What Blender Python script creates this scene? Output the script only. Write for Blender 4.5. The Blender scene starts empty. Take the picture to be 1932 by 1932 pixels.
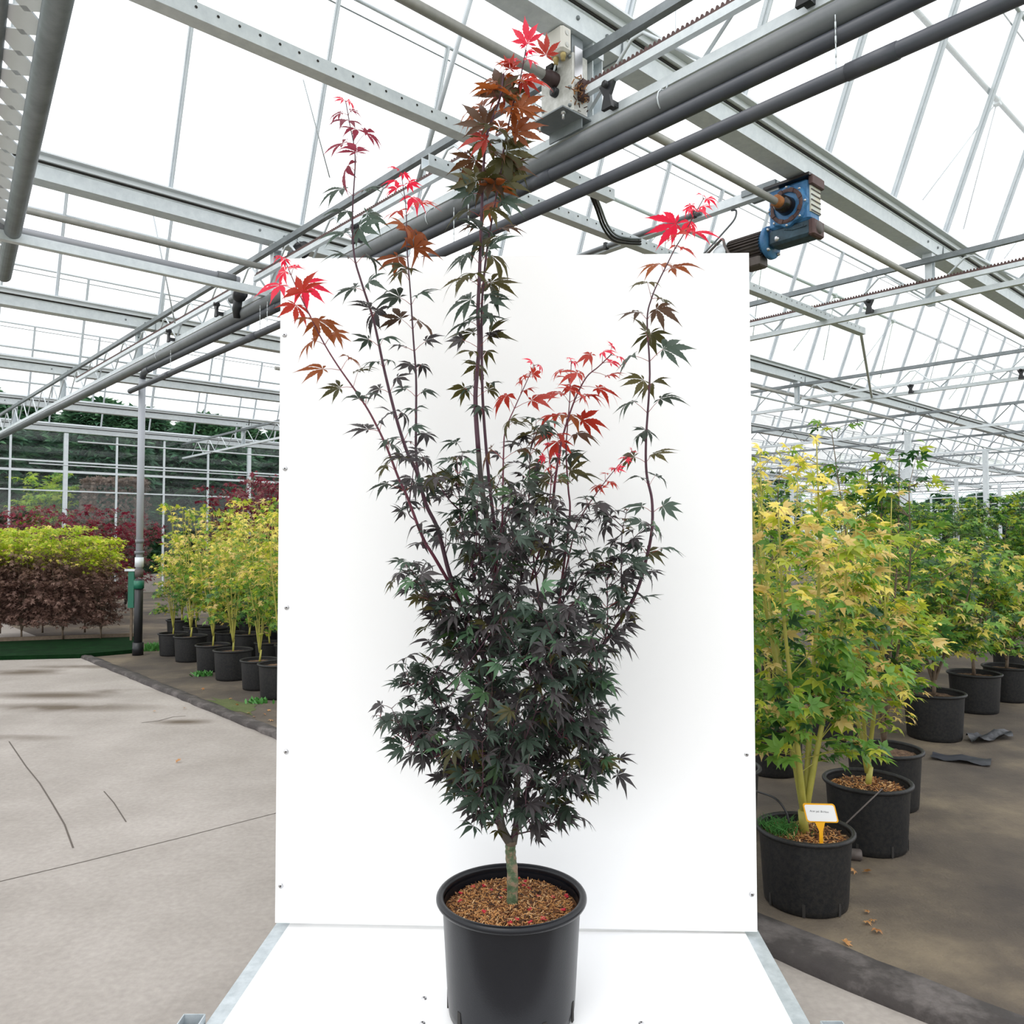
import bpy, math, random
import numpy as np
from mathutils import Vector, Matrix

# ------------------------------------------------------------------ camera, sky, exposure
scene = bpy.context.scene
C = scene.collection
F = 1500.0                       # focal length in pixels of the 1932 px frame
PITCH = math.radians(2.0)
CAMZ = 1.44
cam_data = bpy.data.cameras.new('camera')
cam_data.sensor_width = 36.0
cam_data.lens = 36.0 * F / 1932.0
cam_data.clip_start = 0.05
cam_data.clip_end = 400
cam = bpy.data.objects.new('camera', cam_data)
C.objects.link(cam)
cam.location = (0, 0, CAMZ)
cam.rotation_euler = (math.pi / 2 + PITCH, 0, 0)
scene.camera = cam

world = bpy.data.worlds.new('overcast_sky')
scene.world = world
world.use_nodes = True
bg = world.node_tree.nodes['Background']
bg.inputs['Color'].default_value = (0.97, 0.985, 1.0, 1)
bg.inputs['Strength'].default_value = 1.75

sun_d = bpy.data.lights.new('sun', 'SUN')
sun_d.energy = 0.9
sun_d.angle = math.radians(40)
sun_d.color = (1.0, 0.97, 0.92)
sun = bpy.data.objects.new('sun', sun_d)
C.objects.link(sun)
sun.rotation_euler = (math.radians(34), math.radians(-10), math.radians(-20))

scene.view_settings.view_transform = 'Standard'
scene.view_settings.look = 'None'
scene.view_settings.exposure = 0.0
scene.view_settings.gamma = 1.0
scene.view_settings.use_curve_mapping = False
scene.cycles.transparent_max_bounces = 40

# ------------------------------------------------------------------ coordinates
SP, CP = math.sin(PITCH), math.cos(PITCH)
def ray(px, py):
    a = (px - 966.0) / F
    b = (966.0 - py) / F
    return Vector((a, CP - b * SP, SP + b * CP))
def P(px, py, d):                # world point seen at that pixel, d metres ahead of the camera
    r = ray(px, py)
    return Vector((0, 0, CAMZ)) + r * (d / r.y)
def G(px, py, z=0.0):            # point of a horizontal plane
    r = ray(px, py)
    return Vector((0, 0, CAMZ)) + r * ((z - CAMZ) / r.z)
# greenhouse grid: U along the gutters, V along the trusses
AZ = math.radians(48)
U = Vector((math.sin(AZ), math.cos(AZ), 0))
V = Vector((-math.cos(AZ), math.sin(AZ), 0))
A0 = Vector((-4.62, 9.95, 0))
def W(u, v, z=0.0):
    p = A0 + U * u + V * v
    return Vector((p.x, p.y, z))
GRID_ROT = math.atan2(U.y, U.x)  # turns local x into U, local y into V
Z = Vector((0, 0, 1))

# ------------------------------------------------------------------ materials
MATS = {}
def mat(name, col, rough=0.6, metal=0.0, spec=0.5, noise=None, bump=None, coat=0.0):
    """noise=(scale, second colour, contrast[, third colour]); bump=(scale, strength)"""
    if name in MATS:
        return MATS[name]
    m = bpy.data.materials.new(name)
    m.use_nodes = True
    nt = m.node_tree
    b = nt.nodes['Principled BSDF']
    b.inputs['Base Color'].default_value = (*col, 1)
    b.inputs['Roughness'].default_value = rough
    b.inputs['Metallic'].default_value = metal
    b.inputs['Specular IOR Level'].default_value = spec
    if coat:
        b.inputs['Coat Weight'].default_value = coat
    tc = nt.nodes.new('ShaderNodeTexCoord')
    if noise:
        n = nt.nodes.new('ShaderNodeTexNoise')
        n.inputs['Scale'].default_value = noise[0]
        n.inputs['Detail'].default_value = 6
        n.inputs['Roughness'].default_value = 0.65
        nt.links.new(tc.outputs['Object'], n.inputs['Vector'])
        r = nt.nodes.new('ShaderNodeValToRGB')
        c = noise[2]
        r.color_ramp.elements[0].position = 0.5 - c
        r.color_ramp.elements[1].position = 0.5 + c
        r.color_ramp.elements[0].color = (*col, 1)
        r.color_ramp.elements[1].color = (*noise[1], 1)
        if len(noise) > 3:
            e = r.color_ramp.elements.new(0.5)
            e.color = (*noise[3], 1)
        nt.links.new(n.outputs['Fac'], r.inputs['Fac'])
        nt.links.new(r.outputs['Color'], b.inputs['Base Color'])
    if bump:
        n2 = nt.nodes.new('ShaderNodeTexNoise')
        n2.inputs['Scale'].default_value = bump[0]
        n2.inputs['Detail'].default_value = 5
        nt.links.new(tc.outputs['Object'], n2.inputs['Vector'])
        bp = nt.nodes.new('ShaderNodeBump')
        bp.inputs['Strength'].default_value = bump[1]
        bp.inputs['Distance'].default_value = 0.01
        nt.links.new(n2.outputs['Fac'], bp.inputs['Height'])
        nt.links.new(bp.outputs['Normal'], b.inputs['Normal'])
    MATS[name] = m
    return m

def srgb(r, g, b):
    def f(c):
        c /= 255.0
        return c / 12.92 if c <= 0.04045 else ((c + 0.055) / 1.055) ** 2.4
    return (f(r), f(g), f(b))

def leaf_mat(name, c1, c2, trans=0.35, rough=0.45):
    if name in MATS:
        return MATS[name]
    m = bpy.data.materials.new(name)
    m.use_nodes = True
    nt = m.node_tree
    for n in list(nt.nodes):
        nt.nodes.remove(n)
    out = nt.nodes.new('ShaderNodeOutputMaterial')
    geo = nt.nodes.new('ShaderNodeNewGeometry')
    oi = nt.nodes.new('ShaderNodeObjectInfo')
    add = nt.nodes.new('ShaderNodeMath'); add.operation = 'ADD'
    fr = nt.nodes.new('ShaderNodeMath'); fr.operation = 'FRACT'
    nt.links.new(geo.outputs['Random Per Island'], add.inputs[0])
    nt.links.new(oi.outputs['Random'], add.inputs[1])
    nt.links.new(add.outputs[0], fr.inputs[0])
    mix = nt.nodes.new('ShaderNodeMix'); mix.data_type = 'RGBA'
    nt.links.new(fr.outputs[0], mix.inputs['Factor'])
    mix.inputs[6].default_value = (*c1, 1)
    mix.inputs[7].default_value = (*c2, 1)
    p = nt.nodes.new('ShaderNodeBsdfPrincipled')
    p.inputs['Roughness'].default_value = rough
    p.inputs['Specular IOR Level'].default_value = 0.4
    nt.links.new(mix.outputs[2], p.inputs['Base Color'])
    t = nt.nodes.new('ShaderNodeBsdfTranslucent')
    hs = nt.nodes.new('ShaderNodeHueSaturation')
    hs.inputs['Saturation'].default_value = 1.03
    hs.inputs['Value'].default_value = 1.35
    nt.links.new(mix.outputs[2], hs.inputs['Color'])
    nt.links.new(hs.outputs['Color'], t.inputs['Color'])
    ms = nt.nodes.new('ShaderNodeMixShader')
    ms.inputs[0].default_value = trans
    nt.links.new(p.outputs[0], ms.inputs[1])
    nt.links.new(t.outputs[0], ms.inputs[2])
    nt.links.new(ms.outputs[0], out.inputs['Surface'])
    MATS[name] = m
    return m

def glass_mat(name, tint, refl):
    m = bpy.data.materials.new(name)
    m.use_nodes = True
    nt = m.node_tree
    for n in list(nt.nodes):
        nt.nodes.remove(n)
    out = nt.nodes.new('ShaderNodeOutputMaterial')
    tr = nt.nodes.new('ShaderNodeBsdfTransparent')
    tr.inputs['Color'].default_value = (*tint, 1)
    gl = nt.nodes.new('ShaderNodeBsdfGlossy')
    gl.inputs['Roughness'].default_value = 0.04
    fz = nt.nodes.new('ShaderNodeFresnel'); fz.inputs['IOR'].default_value = 1.45
    mu = nt.nodes.new('ShaderNodeMath'); mu.operation = 'MULTIPLY'; mu.inputs[1].default_value = refl
    mn = nt.nodes.new('ShaderNodeMath'); mn.operation = 'MINIMUM'; mn.inputs[1].default_value = 0.35
    nt.links.new(fz.outputs[0], mu.inputs[0])
    nt.links.new(mu.outputs[0], mn.inputs[0])
    ms = nt.nodes.new('ShaderNodeMixShader')
    nt.links.new(mn.outputs[0], ms.inputs[0])
    nt.links.new(tr.outputs[0], ms.inputs[1])
    nt.links.new(gl.outputs[0], ms.inputs[2])
    nt.links.new(ms.outputs[0], out.inputs['Surface'])
    MATS[name] = m
    return m

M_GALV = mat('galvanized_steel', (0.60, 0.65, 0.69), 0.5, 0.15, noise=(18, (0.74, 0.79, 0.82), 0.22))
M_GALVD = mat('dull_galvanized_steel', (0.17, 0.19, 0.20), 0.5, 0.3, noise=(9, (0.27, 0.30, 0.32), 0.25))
M_ALU = mat('aluminium', (0.70, 0.74, 0.77), 0.45, 0.15, noise=(6, (0.66, 0.69, 0.72), 0.2))
M_BARW = mat('painted_bar', (0.50, 0.54, 0.58), 0.5, 0.15, noise=(4, (0.62, 0.66, 0.69), 0.2))
M_PIPE = mat('grey_pvc', (0.13, 0.142, 0.155), 0.35, 0.0, noise=(5, (0.18, 0.19, 0.20), 0.2))
M_PIPED = mat('dark_grey_pvc', (0.05, 0.056, 0.075), 0.4, 0.0, noise=(5, (0.075, 0.08, 0.095), 0.2))
M_SHAFT = mat('shaft_tube', (0.36, 0.36, 0.34), 0.5, 0.2, noise=(14, (0.46, 0.45, 0.42), 0.2))
M_BLACKP = mat('black_plastic', (0.012, 0.013, 0.016), 0.42, 0.0)
M_POT = mat('black_pot_plastic', (0.007, 0.008, 0.011), 0.3, 0.0, 0.35, noise=(2.5, (0.010, 0.011, 0.015), 0.2), bump=(300, 0.05))
M_POTD = mat('dusty_black_pot_plastic', (0.008, 0.009, 0.011), 0.5, 0.0, 0.35, noise=(60, (0.02, 0.019, 0.018), 0.12), bump=(200, 0.1))
M_WHITE = mat('white_laminate', (0.93, 0.935, 0.945), 0.35, 0.0)
M_EDGE = mat('board_edge', (0.20, 0.18, 0.16), 0.7)
M_STEELB = mat('bright_steel', (0.6, 0.6, 0.62), 0.3, 0.9)
M_DARK = mat('dark_recess', (0.02, 0.018, 0.016), 0.8)
M_GLASS = glass_mat('greenhouse_glass', (0.99, 0.995, 0.993), 0.3)
M_WGLASS = glass_mat('wall_glass', (0.90, 0.95, 0.94), 0.9)
M_BARK = mat('dark_bark', srgb(62, 52, 56), 0.6, noise=(40, srgb(82, 78, 66), 0.25))
M_BARKP = mat('purple_shoot_bark', srgb(58, 30, 48), 0.5, noise=(30, srgb(84, 46, 62), 0.25))
M_BARKR = mat('red_shoot_bark', srgb(104, 36, 56), 0.5, noise=(30, srgb(88, 44, 60), 0.25))
M_TRUNK = mat('green_trunk_bark', srgb(70, 88, 62), 0.6, noise=(45, srgb(140, 118, 98), 0.10, srgb(84, 100, 70)), bump=(80, 0.5))
M_YTRUNK = mat('yellow_green_bark', srgb(150, 150, 62), 0.5, noise=(22, srgb(176, 168, 84), 0.3))
M_TTRUNK = mat('brown_bark', srgb(86, 72, 60), 0.7, noise=(30, srgb(120, 104, 86), 0.3))
M_PETIOLE = mat('red_petiole', srgb(150, 62, 60), 0.5)
M_PETIOLEG = mat('olive_petiole', srgb(120, 84, 60), 0.5)
M_SOIL = mat('coir_soil', srgb(112, 76, 48), 0.9, noise=(45, srgb(168, 122, 78), 0.16, srgb(128, 88, 58)), bump=(140, 1.0))
M_SOILD = mat('bark_mulch_soil', srgb(78, 58, 44), 0.9, noise=(40, srgb(134, 106, 80), 0.16, srgb(98, 74, 56)), bump=(120, 1.0))
M_COIR = [mat('coir_fibre_%s' % n, srgb(*c), 0.85) for n, c in (('tan', (186, 134, 80)), ('brown', (122, 78, 46)), ('dark', (62, 40, 28)), ('pale', (206, 168, 122)))]
M_PETAL = mat('red_fallen_seed', srgb(186, 36, 56), 0.6)
M_BLUE = mat('blue_enamel', srgb(46, 94, 140), 0.45, 0.0, noise=(14, srgb(74, 134, 182), 0.2))
M_BLUED = mat('dirty_blue_enamel', srgb(40, 52, 58), 0.6, 0.1, noise=(18, srgb(62, 88, 104), 0.2))
M_RUSTB = mat('brown_cast_iron', srgb(74, 54, 54), 0.6, 0.2, noise=(16, srgb(96, 72, 68), 0.25))
M_RUST = mat('orange_rust', srgb(176, 116, 66), 0.8, noise=(30, srgb(140, 84, 44), 0.2))
M_GREASE = mat('black_grease', (0.012, 0.009, 0.009), 0.25)
M_PALEBLUE = mat('faded_pale_enamel', srgb(196, 208, 208), 0.6, noise=(10, srgb(214, 200, 172), 0.25))
M_MOTOR = mat('motor_grey', srgb(78, 70, 68), 0.55, 0.2, noise=(12, srgb(98, 90, 86), 0.25))
M_GEARW = mat('white_gear_housing', srgb(206, 206, 202), 0.45, 0.1, noise=(30, srgb(178, 178, 172), 0.15))
M_JBOX = mat('junction_box_plastic', srgb(214, 211, 204), 0.5)
M_BRASS = mat('brass', srgb(196, 176, 122), 0.4, 0.4)
M_TAG = mat('orange_label_plastic', srgb(246, 178, 30), 0.4)
M_PRINT = mat('dark_print', srgb(60, 60, 72), 0.7)
M_GREENP = mat('green_plastic', srgb(24, 104, 82), 0.4)

# ------------------------------------------------------------------ mesh building
class MB:
    def __init__(self):
        self.v = []; self.f = []; self.m = []; self.n = 0; self.smooth = []
    def add(self, verts, faces, mi=0, smooth=False):
        o = self.n
        self.v.extend(verts)
        for f in faces:
            self.f.append(tuple(i + o for i in f))
            self.m.append(mi); self.smooth.append(smooth)
        self.n += len(verts)
        return self
    def box(self, c, s, mi=0, rot=None, bev=0.0):
        x, y, z = s[0] / 2, s[1] / 2, s[2] / 2
        if bev > 0:
            b = min(bev, x * .9, y * .9, z * .9)
            pts = []
            for sz in (-1, 1):
                for (k, zz) in ((1, z - b), (0, z)) if sz > 0 else ((0, z), (1, z - b)):
                    xx, yy = (x, y) if k else (x - b, y - b)
                    bb = b
                    ring = [(xx, yy - bb), (xx - bb, yy), (-xx + bb, yy), (-xx, yy - bb), (-xx, -yy + bb), (-xx + bb, -yy), (xx - bb, -yy), (xx, -yy + bb)]
                    pts.append([Vector((a, e, sz * zz)) for a, e in ring])
            vs = [p for r in pts for p in r]
            fs = []
            for i in range(3):
                for j in range(8):
                    a, b2 = i * 8 + j, i * 8 + (j + 1) % 8
                    fs.append((a, b2, b2 + 8, a + 8))
            fs.append(tuple(range(7, -1, -1))); fs.append(tuple(range(24, 32)))
        else:
            vs = [Vector((sx * x, sy * y, sz * z)) for sz in (-1, 1) for sy in (-1, 1) for sx in (-1, 1)]
            fs = [(0, 2, 3, 1), (4, 5, 7, 6), (0, 1, 5, 4), (2, 6, 7, 3), (0, 4, 6, 2), (1, 3, 7, 5)]
        c = Vector(c)
        if rot is not None:
            vs = [rot @ p for p in vs]
        return self.add([p + c for p in vs], fs, mi)
    def bar(self, a, b, w, h, mi=0, up=Z):
        """rectangular bar from a to b, w across, h along up"""
        a, b = Vector(a), Vector(b)
        d = (b - a); L = d.length; d.normalize()
        s = d.cross(up)
        if s.length < 1e-4:
            s = d.cross(Vector((1, 0, 0)))
        s.normalize()
        t = s.cross(d).normalized()
        vs = []
        for p in (a, b):
            for (i, j) in ((-1, -1), (1, -1), (1, 1), (-1, 1)):
                vs.append(p + s * (i * w / 2) + t * (j * h / 2))
        fs = [(0, 1, 2, 3), (7, 6, 5, 4), (0, 4, 5, 1), (1, 5, 6, 2), (2, 6, 7, 3), (3, 7, 4, 0)]
        return self.add(vs, fs, mi)
    def tube(self, pts, r, n=8, mi=0, cap=True):
        pts = [Vector(p) for p in pts]
        if not isinstance(r, (list, tuple)):
            r = [r] * len(pts)
        vs, fs = [], []
        prev = None
        for i, p in enumerate(pts):
            if i == 0: d = pts[1] - p
            elif i == len(pts) - 1: d = p - pts[i - 1]
            else: d = pts[i + 1] - pts[i - 1]
            d.normalize()
            if prev is None:
                s = d.cross(Z)
                if s.length < 1e-3: s = d.cross(Vector((1, 0, 0)))
            else:
                s = prev - d * prev.dot(d)
            s.normalize(); prev = s.copy()
            t = d.cross(s)
            for k in range(n):
                a = 2 * math.pi * k / n
                vs.append(p + (s * math.cos(a) + t * math.sin(a)) * r[i])
        for i in range(len(pts) - 1):
            for k in range(n):
                a, b = i * n + k, i * n + (k + 1) % n
                fs.append((a, b, b + n, a + n))
        self.add(vs, fs, mi, True)
        if cap:
            o = self.n - len(vs)
            self.f.append(tuple(o + k for k in range(n - 1, -1, -1))); self.m.append(mi); self.smooth.append(False)
            e = o + (len(pts) - 1) * n
            self.f.append(tuple(e + k for k in range(n))); self.m.append(mi); self.smooth.append(False)
        return self
    def lathe(self, prof, n=32, c=(0, 0, 0), mi=0, axis=None, smooth=True):
        """prof: list of (radius, height); axis: rotation matrix applied to z-up shape"""
        c = Vector(c); vs, fs = [], []
        for (r, h) in prof:
            for k in range(n):
                a = 2 * math.pi * k / n
                p = Vector((r * math.cos(a), r * math.sin(a), h))
                if axis is not None: p = axis @ p
                vs.append(p + c)
        for i in range(len(prof) - 1):
            for k in range(n):
                a, b = i * n + k, i * n + (k + 1) % n
                fs.append((a, b, b + n, a + n))
        return self.add(vs, fs, mi, smooth)
    def build(self, name, mats, parent=None, loc=None, rot=None):
        me = bpy.data.meshes.new(name)
        me.from_pydata([tuple(p) for p in self.v], [], self.f)
        if not isinstance(mats, (list, tuple)): mats = [mats]
        for x in mats: me.materials.append(x)
        if len(mats) > 1: me.polygons.foreach_set('material_index', self.m)
        me.polygons.foreach_set('use_smooth', self.smooth)
        me.update()
        o = bpy.data.objects.new(name, me)
        C.objects.link(o)
        if parent is not None: o.parent = parent
        if loc is not None: o.location = loc
        if rot is not None: o.rotation_euler = rot
        return o

def link_mesh(name, me, parent=None, loc=None, rot=None, scale=None):
    o = bpy.data.objects.new(name, me)
    C.objects.link(o)
    if parent is not None: o.parent = parent
    if loc is not None: o.location = loc
    if rot is not None: o.rotation_euler = rot
    if scale is not None: o.scale = scale
    return o

def empty(name, loc=(0, 0, 0), rotz=0):
    o = bpy.data.objects.new(name, None)
    C.objects.link(o)
    o.location = loc
    o.rotation_euler = (0, 0, rotz)
    o.empty_display_size = 0.1
    return o

def tag(o, label=None, cat=None, group=None, kind=None):
    if label: o['label'] = label
    if cat: o['category'] = cat
    if group: o['group'] = group
    if kind: o['kind'] = kind
    return o

def stuff(o):
    o['kind'] = 'stuff'
    return o

def text_mesh(name, body, size, m, parent, loc, rot):
    cu = bpy.data.curves.new(name, 'FONT'); cu.body = body; cu.size = size; cu.align_x = 'CENTER'; cu.resolution_u = 3
    t = bpy.data.objects.new(name, cu); C.objects.link(t)
    dg = bpy.context.evaluated_depsgraph_get()
    me = bpy.data.meshes.new_from_object(t.evaluated_get(dg))
    bpy.data.objects.remove(t); me.materials.clear(); me.materials.append(m)
    return link_mesh(name, me, parent, loc, rot)

def catmull(pts, per=5):
    pts = [Vector(p) for p in pts]
    if len(pts) < 3:
        return [pts[0].lerp(pts[-1], i / per) for i in range(per + 1)]
    out = []
    ext = [pts[0] * 2 - pts[1]] + pts + [pts[-1] * 2 - pts[-2]]
    for i in range(1, len(ext) - 2):
        p0, p1, p2, p3 = ext[i - 1:i + 3]
        for k in range(per):
            t = k / per
            out.append(0.5 * ((2 * p1) + (p2 - p0) * t + (2 * p0 - 5 * p1 + 4 * p2 - p3) * t * t + (3 * p1 - p0 - 3 * p2 + p3) * t ** 3))
    out.append(pts[-1])
    return out

# ================================================================== THE SETTING
def stain_floor_mat():
    m = mat('concrete', srgb(138, 131, 124), 0.75, noise=(0.9, srgb(170, 163, 157), 0.2), bump=(60, 0.15))
    nt = m.node_tree
    b = nt.nodes['Principled BSDF']
    base = b.inputs['Base Color'].links[0].from_socket
    tc = [n for n in nt.nodes if n.type == 'TEX_COORD'][0]
    nz = nt.nodes.new('ShaderNodeTexNoise'); nz.inputs['Scale'].default_value = 1.3; nz.inputs['Detail'].default_value = 5
    nt.links.new(tc.outputs['Object'], nz.inputs['Vector'])
    # damp stains that lie on the slab at these spots
    acc = None
    for (px, py, rx, ry) in ((100, 1312, .62, .16), (110, 1335, .75, .17), (240, 1305, .35, .12), (5, 1393, .4, .09), (40, 1268, .5, .2), (345, 1362, .22, .09), (180, 1258, .7, .12)):
        c = G(px, py)
        mp = nt.nodes.new('ShaderNodeMapping'); mp.vector_type = 'POINT'
        mp.inputs['Location'].default_value = (-c.x / rx, -c.y / ry, 0)
        mp.inputs['Scale'].default_value = (1 / rx, 1 / ry, 0)
        nt.links.new(tc.outputs['Object'], mp.inputs['Vector'])
        ln = nt.nodes.new('ShaderNodeVectorMath'); ln.operation = 'LENGTH'
        nt.links.new(mp.outputs[0], ln.inputs[0])
        ma = nt.nodes.new('ShaderNodeMapRange')
        ma.inputs['From Min'].default_value = 1.4; ma.inputs['From Max'].default_value = 0.3
        nt.links.new(ln.outputs['Value'], ma.inputs['Value'])
        if acc is None: acc = ma.outputs[0]
        else:
            mx = nt.nodes.new('ShaderNodeMath'); mx.operation = 'MAXIMUM'
            nt.links.new(acc, mx.inputs[0]); nt.links.new(ma.outputs[0], mx.inputs[1]); acc = mx.outputs[0]
    mul = nt.nodes.new('ShaderNodeMath'); mul.operation = 'MULTIPLY'
    nt.links.new(acc, mul.inputs[0])
    rr = nt.nodes.new('ShaderNodeMapRange'); rr.inputs['From Min'].default_value = .34; rr.inputs['From Max'].default_value = .5
    nt.links.new(nz.outputs['Fac'], rr.inputs['Value'])
    nt.links.new(rr.outputs[0], mul.inputs[1])
    mix = nt.nodes.new('ShaderNodeMix'); mix.data_type = 'RGBA'
    nt.links.new(mul.outputs[0], mix.inputs['Factor'])
    nt.links.new(base, mix.inputs[6])
    mix.inputs[7].default_value = (*srgb(88, 76, 62), 1)
    nf = nt.nodes.new('ShaderNodeTexNoise'); nf.inputs['Scale'].default_value = 40; nf.inputs['Detail'].default_value = 4
    nt.links.new(tc.outputs['Object'], nf.inputs['Vector'])
    r3 = nt.nodes.new('ShaderNodeMapRange'); r3.inputs['From Min'].default_value = .3; r3.inputs['From Max'].default_value = .7
    r3.inputs['To Min'].default_value = .88; r3.inputs['To Max'].default_value = 1.06
    nt.links.new(nf.outputs['Fac'], r3.inputs['Value'])
    vm = nt.nodes.new('ShaderNodeVectorMath'); vm.operation = 'SCALE'
    nt.links.new(mix.outputs[2], vm.inputs[0]); nt.links.new(r3.outputs[0], vm.inputs['Scale'])
    nt.links.new(vm.outputs[0], b.inputs['Base Color'])
    return m

M_CONC = stain_floor_mat()
M_CLOTH = mat('weed_cloth', srgb(62, 55, 50), 0.85, noise=(1.1, srgb(118, 106, 88), 0.17, srgb(84, 75, 65)), bump=(90, 0.4))
M_CURB = mat('dark_edging', srgb(50, 45, 44), 0.8, noise=(5, srgb(96, 90, 88), 0.16, srgb(58, 53, 51)), bump=(50, 0.5))
M_GRASS = mat('rough_grass', srgb(60, 92, 40), 0.9, noise=(2, srgb(98, 132, 62), 0.2), bump=(30, 0.8))
M_GREENMAT = mat('green_ground_mat', srgb(8, 30, 13), 0.95, 0.0, 0.1, noise=(6, srgb(14, 48, 20), 0.2), bump=(60, 0.6))
M_MOSS = mat('moss', srgb(66, 84, 34), 0.95, noise=(8, srgb(92, 96, 60), 0.2), bump=(80, 0.8))

UE = -0.52           # edge between the concrete path and the bed
def quad(name, pts, m):
    b = MB(); b.add([Vector(p) for p in pts], [(0, 1, 2, 3)])
    return b.build(name, m)

slab = MB()
def prism(mb, poly, z0, z1, mi=0):
    n = len(poly)
    vs = [Vector((p[0], p[1], z0)) for p in poly] + [Vector((p[0], p[1], z1)) for p in poly]
    fs = [tuple(range(n - 1, -1, -1)), tuple(range(n, 2 * n))]
    for i in range(n):
        j = (i + 1) % n
        fs.append((i, j, j + n, i + n))
    mb.add(vs, fs, mi)
prism(slab, [W(-14, -16), W(UE, -16), W(UE, 12.4), W(-14, 12.4)], -0.12, 0.0)
floor = slab.build('floor', M_CONC)
tag(floor, kind='structure', label='pale concrete path with brown damp stains and cracks')
# cracks and saw cuts in the slab
M_CRACK = mat('crack_dark_line', srgb(88, 80, 74), 0.9)  # even dark tone of the thin crack strips
def crack(pxs, w):
    mb = MB()
    pts = [G(x, y) for x, y in pxs]
    vs = []
    for i, p in enumerate(pts):
        d = (pts[min(i + 1, len(pts) - 1)] - pts[max(i - 1, 0)]); d.z = 0; d.normalize()
        s = Vector((-d.y, d.x, 0))
        vs += [p + s * w + Z * .0012, p - s * w + Z * .0012]
    mb.add(vs, [(2 * i, 2 * i + 1, 2 * i + 3, 2 * i + 2) for i in range(len(pts) - 1)])
    return mb.build('crack', M_CRACK, floor)
crack([(17, 1399), (49, 1446), (75, 1478), (98, 1515), (122, 1556), (138, 1600)], .004)
crack([(196, 1493), (215, 1515), (238, 1551)], .003)
crack([(522, 1534), (440, 1555), (340, 1581), (150, 1628), (-20, 1668)], .003)
crack([(267, 1364), (300, 1360), (325, 1353), (350, 1351)], .006)

bed = MB()
prism(bed, [W(UE, -16), W(47, -16), W(47, 12.4), W(UE, 12.4)], -0.12, 0.002)
bed = tag(bed.build('floor_bed', M_CLOTH), kind='structure', label='brown weed cloth of the plant bed')
og = MB()
prism(og, [W(-60, -60), W(120, -60), W(120, 100), W(-60, 100)], -0.3, -0.125)
tag(og.build('floor_outside', M_GRASS), kind='structure')

# edging strip along the bed
cb = MB()
N = 60
rnd = random.Random(3)
vs = []; fs = []
prof = [(-.17, .0), (-.165, .028), (-.10, .036), (-.03, .03), (.04, .026), (.05, .002)]
steps = 90
for i in range(steps + 1):
    v = -13 + i * 13.4 / steps
    wf = .55 + .45 * min(1, max(0, (-6 - v) / 2.5))
    for (du, z) in prof:
        du *= wf
        p = W(UE + du + rnd.uniform(-.008, .008), v, z + (rnd.uniform(-.004, .004) if z > .01 else 0))
        vs.append(p)
k = len(prof)
for i in range(steps):
    for j in range(k - 1):
        a = i * k + j
        fs.append((a, a + 1, a + 1 + k, a + k))
cb.add(vs, fs, 0, True)
tag(cb.build('trim_1', M_CURB), kind='structure', label='low dark edging strip between concrete path and plant bed')

# moss patch on the bed by the pots
mb = MB()
mc = G(440, 1332)
ring = []
for i in range(24):
    a = 2 * math.pi * i / 24
    r = .34 + rnd.uniform(-.09, .09)
    ring.append(mc + V * (math.cos(a) * r * 1.2) + U * (math.sin(a) * r * .38) + Z * .004)
mb.add([mc + Z * .012] + ring, [(0, 1 + i, 1 + (i + 1) % 24) for i in range(24)])
tag(mb.build('moss_patch', M_MOSS), 'flat patch of green moss on the weed cloth beside black pots', 'moss', kind='stuff')

# green mat at the end of the path
mb = MB()
prism(mb, [G(-60, 1247), G(150, 1242), G(262, 1232), G(262, 1205), G(-60, 1216)], 0.0, 0.05)
tag(mb.build('green_mat', M_GREENMAT), 'dark green ground mat under the brown hedge shrubs', 'mat', kind='structure')
mb = MB()
mb.bar(G(-60, 1219) + Z * .07, G(262, 1207) + Z * .07, .05, .06)
tag(mb.build('trim_2', M_TTRUNK), kind='structure', label='low brown board along the hedge shrubs')

# ------------------------------------------------------------------ roof
GUT = [-11.49, -7.49, -3.49, 0.51, 4.51, 8.51, 12.51]
BAR = 1.215
UMAX = 46.2
# the roof stands open: glass panels hinged at the gutters lean steeply toward the next span
TH = math.radians(70); LP = 2.08; ZH = 4.42
ceiling = empty('ceiling', W(0, 0, 0), GRID_ROT)
tag(ceiling, kind='structure', label='opened glass roof panels hinged up from the gutters')
PDIR = Vector((0, -math.cos(TH), math.sin(TH)))       # grid-local: x = u, y = v
def made(mb, name, m):
    o = mb.build(name, m); me = o.data; bpy.data.objects.remove(o); return me
bm_ = MB(); bm_.box((0, 0, 0), (.034, LP, .03)); bm_.box((0, 0, .025), (.014, LP, .03))
bar_me = made(bm_, 'glazing_bar', M_BARW)
LF = 1.45                                             # panels beyond the second gutter show less
bm2_ = MB(); bm2_.box((0, 0, 0), (.034, LF, .03)); bm2_.box((0, 0, .025), (.014, LF, .03))
barf_me = made(bm2_, 'glazing_bar', M_BARW)
pm_ = MB(); pm_.box((0, 0, 0), (BAR - .036, LP - .05, .004))
pane_me = made(pm_, 'pane', M_GLASS)
pm2_ = MB(); pm2_.box((0, 0, 0), (BAR - .036, LF - .05, .004))
panef_me = made(pm2_, 'pane', M_GLASS)
def inview(u, v, z, m=250):
    p = W(u, v, z)
    if p.y < .3: return False
    px = 966 + F * p.x / p.y
    py = 966 - F * ((p.z - CAMZ) / p.y - math.tan(PITCH))
    return -m < px < 1932 + m and -m < py < 1932
camu = (Vector((0, 0, 0)) - A0).dot(U); camv = (Vector((0, 0, 0)) - A0).dot(V)
slots = []
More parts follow.
